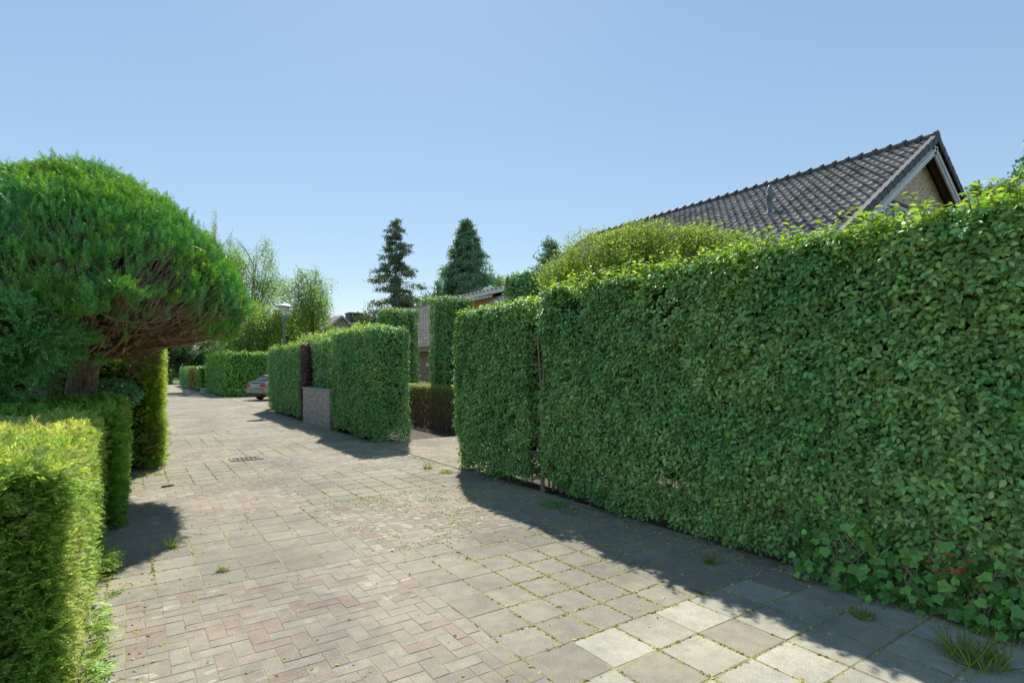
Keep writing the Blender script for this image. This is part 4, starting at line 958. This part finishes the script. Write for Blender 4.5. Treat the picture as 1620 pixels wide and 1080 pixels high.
tag(foliage('woods', [scatter(q, rnd(n), rnd(n)-(0, 0, .4), rng.uniform(.4, .9, n), TL, tone=rng.random(n)*.5)], M['oak']), kind='stuff')
# far hedges
make_hedge('tall laurel hedge block at the far bend with a shaded dark face', (4.75, 9.2, 38.2, 48.5, .02, 2.72), 26000, M['laurel'], .13, TL, seed=111, young=.18, amp=.10, top_shoots=60, faces='xyyt', stem=False, shoot=(.15, .35))
fh = make_hedge('far hedge with an orange dead patch beside the path', (4.35, 5.6, 49.2, 68, .02, 1.85), 9000, M['laurel'], .15, TL, seed=113, young=.06, amp=.06, faces='xxyt', stem=False)
n = 2600
P = np.c_[4.36-np.abs(rng.normal(0, .05, n)), rng.normal(53.5, 1.6, n), rng.uniform(.1, 1.85, n)]
foliage('dead_patch', [leafy(P, np.tile((-1., 0, .2), (n, 1)), .14, TL, tone=rng.uniform(0, .5, n))], M['dry'], fh)
make_hedge('pale low hedge at the very end of the path', (1.6, 4.0, 74, 76, .02, 1.15), 3500, M['box'], .16, TL, seed=117, young=.4, faces='xyt', stem=False)
make_hedge('long green hedge along the left of the road beyond the thuja', (-2.2, -.2, 20.5, 40, .02, 2.0), 9000, M['laurel'], .12, TL, seed=119, young=.2, faces='Xyt', stem=False)
# bollards
for (u, v, lb) in ((293, 626, 'squat concrete bollard with dark cap on the path, the left one'), (321, 623, 'squat concrete bollard with dark cap beside the far hedge corner')):
    x, y, _ = ray(u, 585, FPX*CH/(v-HOR)); b = empty('bollard', (x, y, 0), lb, 'bollard', 'concrete bollards at the end of the road')
    mb = MB(); mb.obox((x, y, .2), (.135, 0, 0), (0, .135, 0), (0, 0, .25)); mb.build('post', M['concrete'], b)
    mb = MB(); mb.obox((x, y, .485), (.15, 0, 0), (0, .15, 0), (0, 0, .035)); mb.obox((x, y, .53), (.10, 0, 0), (0, .10, 0), (0, 0, .01)); mb.build('cap', M['black'], b)
x, y, _ = ray(288.5, 585, 44)
mb = MB(); mb.lathe((x, y, 0), [(.045, -.1), (.045, 2.0), (.05, 2.01), (.05, 2.05), (.01, 2.07)], 10); tag(mb.build('signpost', M['pole']), 'thin grey metal post at the end of the road by the far hedge', 'post')

# ------------------------------------------------------------------ car
def make_car(x, y, yaw):
    car = empty('parked_car', (x, y, 0), 'champagne silver car parked tail-first at the drive behind the hedge', 'car')
    c, s = math.cos(yaw), math.sin(yaw)
    def W(p): return (x+p[0]*c-p[1]*s, y+p[0]*s+p[1]*c, p[2])
    # cross-sections from tail (0) to nose (4.5): x, half width, sill z, belt z, bonnet/boot z
    secs = [(0.0,.70,.42,.72,.86),(.10,.80,.30,.74,.96),(.35,.86,.24,.80,1.02),(.9,.89,.22,.82,1.02),(1.6,.90,.21,.82,1.0),(2.6,.90,.21,.80,.96),(3.2,.89,.22,.77,.93),(3.9,.86,.24,.72,.86),(4.3,.78,.27,.64,.76),(4.45,.66,.34,.56,.64)]
    V, F = [], []; ring = 10
    for (a, hw, z0, zb, zt) in secs:
        for (yy, zz) in ((-hw*.86, z0), (-hw, z0+.12), (-hw*1.0, zb-.1), (-hw*.96, zb), (-hw*.82, zt), (hw*.82, zt), (hw*.96, zb), (hw, zb-.1), (hw, z0+.12), (hw*.86, z0)): V.append(W((a, yy, zz)))
    for i in range(len(secs)-1):
        for k in range(ring): F.append((i*ring+k, i*ring+(k+1) % ring, (i+1)*ring+(k+1) % ring, (i+1)*ring+k))
    F += [tuple(range(ring))[::-1], tuple((len(secs)-1)*ring+k for k in range(ring))]
    mb = MB(); mb.add(V, F); mb.build('body', M['paint'], car, True)
    cab = [(.28,.70,1.015,.66,1.02),(.75,.74,1.015,.62,1.30),(1.35,.76,1.0,.60,1.42),(2.2,.76,.97,.60,1.43),(2.65,.76,.95,.60,1.36),(3.3,.72,.92,.66,.93)]
    V, F = [], []
    for (a, hb, z0, ht, zt) in cab:
        for (yy, zz) in ((-hb, z0-.02), (-ht, zt-.03), (-ht*.85, zt), (ht*.85, zt), (ht, zt-.03), (hb, z0-.02)): V.append(W((a, yy, zz)))
    for i in range(len(cab)-1):
        for k in range(5): F.append((i*6+k, i*6+k+1, (i+1)*6+k+1, (i+1)*6+k))
    F += [tuple(range(6))[::-1], tuple(5*6+k for k in range(6))]
    mb = MB(); mb.add(V, F); mb.build('cabin_glass', M['carglass'], car, True)
    rf = [(.72,.60,1.30),(1.35,.585,1.43),(2.2,.585,1.44),(2.65,.58,1.365)]; V, F = [], []
    for (a, h_, z) in rf:
        for yy in (-h_, -h_*.5, h_*.5, h_): V.append(W((a, yy, z+(.012 if abs(yy) < h_*.6 else -.012))))
    for i in range(3):
        for k in range(3): F.append((i*4+k, i*4+k+1, (i+1)*4+k+1, (i+1)*4+k))
    mb = MB(); mb.add(V, F); mb.build('roof_panel', M['paint'], car, True)
    for sy in (-1, 1):
        mb = MB(); mb.obox(W((.03, sy*.62, .80)), np.array((c, s, 0))*.045, np.array((-s, c, 0))*.15, (0, 0, .07)); mb.build('taillight', M['taillight'], car)
        mb = MB(); mb.obox(W((.01, sy*.55, .40)), np.array((c, s, 0))*.04, np.array((-s, c, 0))*.12, (0, 0, .025)); mb.build('reflector', M['taillight'], car)
        mb = MB(); mb.obox(W((4.36, sy*.55, .60)), np.array((c, s, 0))*.05, np.array((-s, c, 0))*.14, (0, 0, .06)); mb.build('headlight', M['lampglass'], car)
        for wx in (.85, 3.55):
            ctr = np.array(W((wx, sy*.80, .32))); ax = np.array((-s, c, 0))
            t = MB(); t.tube([ctr-ax*.10, ctr-ax*.085, ctr+ax*.085, ctr+ax*.10], [.29, .32, .32, .29], 22); w = t.build('wheel', M['black'], car)
            t = MB(); t.tube([ctr-ax*.105, ctr+ax*.105], [.20, .20], 18); t.build('rim', M['chrome'], w)
    mb = MB(); mb.obox(W((-.02, 0, .50)), np.array((c, s, 0))*.05, np.array((-s, c, 0))*.72, (0, 0, .10)); mb.build('bumper', M['paint'], car)
    mb = MB(); mb.obox(W((-.0, 0, .30)), np.array((c, s, 0))*.07, np.array((-s, c, 0))*.60, (0, 0, .07)); mb.build('diffuser', M['black'], car)
    mb = MB(); mb.obox(W((.10, 0, .985)), np.array((c, s, 0))*.09, np.array((-s, c, 0))*.62, (0, 0, .012)); mb.build('spoiler', M['paint'], car)
make_car(5.5, 32.3, .42)

# ------------------------------------------------------------------ small things on the ground
dx, dy = 1.75, 11.15
dr = empty('drain_grate', (dx, dy, 0), 'cast iron drain grate let into the paving', 'drain')
mb = MB(); mb.box(dx-.27, dy-.19, -.03, dx+.27, dy-.15, .012); mb.box(dx-.27, dy+.15, -.03, dx+.27, dy+.19, .012); mb.box(dx-.27, dy-.15, -.03, dx-.22, dy+.15, .012); mb.box(dx+.22, dy-.15, -.03, dx+.27, dy+.15, .012)
for k in range(6): mb.box(dx-.195+k*.075, dy-.15, -.03, dx-.170+k*.075, dy+.15, .010)
mb.build('grate', M['iron'], dr)
mb = MB(); mb.box(dx-.22, dy-.15, -.03, dx+.22, dy+.15, .006); mb.build('opening', M['hole'], dr)
n = 2600
P = np.c_[4.52-np.abs(rng.normal(0, .13, n)), rng.uniform(.3, 24.3, n), np.full(n, .003)]; P = P[(P[:, 1] < 8.1) | (P[:, 1] > 12)]; P = P[vnoise(P*1.9, 71) > -.25]; n = len(P)
tag(foliage('leaf_litter', [scatter(P, np.array((0, 0, 1.))+rnd(n, .35), rnd(n), rng.uniform(.012, .04, n), TL)], M['dry']), kind='stuff')
n = 420
P = np.c_[rng.uniform(-.1, 4.4, n), rng.uniform(2.3, 20, n), np.full(n, .004)]
tag(foliage('leaf_litter', [scatter(P, np.array((0, 0, 1.))+rnd(n, .35), rnd(n), rng.uniform(.012, .035, n), TL)], M['dry']), kind='stuff')
def tuft(label, x, y, n, L, spread, mat=M['grass'], tone=.3):
    ra = spread*1.5*np.sqrt(rng.random(n)); an = rng.uniform(0, 6.2832, n); P = np.c_[x+ra*np.cos(an), y+ra*np.sin(an), np.zeros(n)]
    Y = np.array((0, 0, 1.))+rnd(n, .5); tv = (np.array([(-.5,0,0),(.5,0,0),(.35,.5,.06),(-.35,.5,.06),(0,1,.28)]), [np.array([(0,1,2),(0,2,3),(3,2,4)])])
    tag(foliage('grass_tuft', [scatter(P, rnd(n), Y, L*rng.uniform(.4, 1.2, n), tv, W=np.full(n, .006), tone=rng.uniform(0, tone*2, n))], mat), label, 'grass tuft', 'grass tufts in the paving')
def gp(u, v): return ray(u, 585, FPX*CH/(v-HOR))[:2]
tuft('tall grass tuft in a slab joint at the edge of the round tree shadow', *gp(272, 866), 60, .17, .022)
tuft('small green weed in the joint where slabs meet the reddish pavers', *gp(352, 903), 50, .07, .022)
tuft('straggly grass clump at the foot of the hedge in the lower right corner', *gp(1545, 1045), 260, .20, .10)
tuft('bright grass tuft in shade at the hedge foot, alone on a grey slab', *gp(1123, 890), 140, .08, .03)
tuft('green tuft at the driveway edge near the hedge corner', *gp(677, 741), 120, .10, .05)
tuft('flat grass patch on the driveway edge beside the hedge corner', *gp(706, 748), 170, .07, .09)
tuft('grass tuft under the hedge by the shaded slabs', *gp(1365, 975), 130, .07, .05)
tuft('low weeds beside the foot of the dark green yew hedge', *gp(180, 800), 160, .10, .09, M['yew'], .3)
tuft('scrubby weeds on the bare edge before the thuja hedge', *gp(235, 752), 150, .09, .14)
tuft('grass clump at the shaded hedge foot below the bare gap', *gp(880, 800), 220, .11, .12, M['ivy'], .4)
tuft('green weed patch on the sunny paving before the driveway', *gp(685, 790), 90, .04, .09)
# mossy joints: short yellow-green cushions along the slab joints
J = np.array(joints); ok = (J[:, 1] < 17) & (J[:, 1] > 0); J = J[ok]
mo = []
for (a, b, c) in J:
    v = vnoise(np.array([(a*1.1, b*1.1, 0)]), 51)[0]; v2 = .25 if a > XM else 0
    k = int(max(0, (v+.28+v2*1.3)*56)) if rng.random() < .9 else 0
    if k:
        along = rng.random(k) < .55; t = rng.random(k)
        mo.append(np.c_[np.where(along, a+rng.normal(0, .006, k), a+t*.3), np.where(along, b+t*c, b+rng.normal(0, .006, k)), np.full(k, -.003)])
m2 = 5000; q = np.c_[rng.uniform(XM+.05, 3.9, m2), rng.uniform(4.7, 7.0, m2), np.full(m2, -.004)]; q = q[vnoise(q*1.6, 61)+.6*vnoise(q*7, 62) > .22]; mo.append(q)
m2 = 9000; q = np.c_[rng.uniform(-.2, 3.8, m2), rng.uniform(2.4, 16, m2), np.full(m2, -.004)]; q = q[vnoise(q*1.3, 63)+.4*vnoise(q*6, 64) > .25]; mo.append(q)
m2 = 2600; q = np.c_[4.40-np.abs(rng.normal(0, .10, m2)), rng.uniform(.4, 24, m2), np.full(m2, -.003)]; mo.append(q[vnoise(q*1.7, 65) > 0])
m2 = 2600; q = np.c_[-.15+np.abs(rng.normal(0, .14, m2)), rng.uniform(3.0, 18, m2), np.full(m2, -.003)]; q[:, 0] += np.where(q[:, 1] > 10.8, .45, 0); mo.append(q[vnoise(q*1.7, 66) > -.1])
P = np.concatenate(mo); n = len(P)
tv = (np.array([(-.5,-.5,0),(.5,-.5,0),(.5,.5,0),(-.5,.5,0),(0,0,.5)]), [np.array([(0,1,4),(1,2,4),(2,3,4),(3,0,4)])])
tag(foliage('moss', [scatter(P, np.array((0, 0, 1.))+rnd(n, .3), rnd(n), np.minimum(rng.exponential(.008, n)+.007, .026), tv, tone=rng.random(n))], M['moss']), kind='stuff')
def stick(label, pts, r, name='stick', mat='darkbark'):
    mb = MB(); mb.tube(pts, r, 5); tag(mb.build(name, M[mat]), label, 'stick')
a, b = gp(1082, 932), gp(1125, 945); stick('thin straight twig lying on the shaded slabs near the hedge', [(a[0], a[1], .012), ((a[0]+b[0])/2, (a[1]+b[1])/2+.01, .016), (b[0], b[1], .010)], [.006, .007, .004])
a, b = gp(256, 771), gp(275, 768); stick('short dark piece of bark on the paving left of the drain', [(a[0], a[1], .012), (b[0], b[1], .012)], [.014, .010])
for (u, v, s, lb) in ((142, 962, .035, 'pale pebble at the foot of the golden hedge'), (1018, 860, .0, '')):
    if s:
        x, y = gp(u, v); mb = MB(); mb.lathe((x, y, 0), [(.01, .0), (s, .006), (s*1.1, s*.5), (s*.6, s*.95), (.006, s)], 9); tag(mb.build('pebble', M['stone'], None, True), lb, 'stone')

# ------------------------------------------------------------------ camera, light, sky
cam = bpy.data.cameras.new('camera'); co = bpy.data.objects.new('camera', cam); COL.objects.link(co)
co.location = (0, 0, CH); co.rotation_euler = (math.pi/2, 0, -TH)
cam.sensor_fit = 'HORIZONTAL'; cam.sensor_width = 36; cam.lens = FPX/1620*36; cam.shift_y = (HOR-540)/1620; cam.clip_end = 3000; cam.clip_start = .05
scene.camera = co
SUN_AZ = math.atan2(1.0, 2.2); SUN_EL = math.radians(47)      # from +Y towards +X
d = Vector((math.sin(SUN_AZ)*math.cos(SUN_EL), math.cos(SUN_AZ)*math.cos(SUN_EL), math.sin(SUN_EL)))
su = bpy.data.lights.new('sun', 'SUN'); su.energy = 2.6; su.angle = math.radians(.55); su.color = (1, .95, .86)
so = bpy.data.objects.new('sun', su); COL.objects.link(so); so.rotation_euler = d.to_track_quat('Z', 'Y').to_euler()
w = bpy.data.worlds.new('World'); scene.world = w; w.use_nodes = True; nt = w.node_tree; nt.nodes.clear()
sk = nt.nodes.new('ShaderNodeTexSky'); sk.sky_type = 'NISHITA'; sk.sun_disc = False; sk.sun_elevation = SUN_EL; sk.sun_rotation = SUN_AZ
sk.air_density = 1.0; sk.dust_density = .08; sk.ozone_density = 1.6
bg = nt.nodes.new('ShaderNodeBackground'); bg.inputs[1].default_value = .13; wo = nt.nodes.new('ShaderNodeOutputWorld')
gm = nt.nodes.new('ShaderNodeGamma'); gm.inputs[1].default_value = .46; nt.links.new(sk.outputs[0], gm.inputs[0])     # evens out the glow round the sun
hs = nt.nodes.new('ShaderNodeHueSaturation'); hs.inputs['Saturation'].default_value = 1.55; nt.links.new(gm.outputs[0], hs.inputs['Color'])
nt.links.new(hs.outputs[0], bg.inputs[0]); nt.links.new(bg.outputs[0], wo.inputs[0])
vs = scene.view_settings; vs.view_transform = 'Standard'; vs.look = 'None'; vs.exposure = 1.48; vs.gamma = 1.0
scene.cycles.max_bounces = 12; scene.cycles.diffuse_bounces = 8; scene.cycles.transmission_bounces = 8; scene.cycles.glossy_bounces = 2
scene.cycles.use_denoising = True
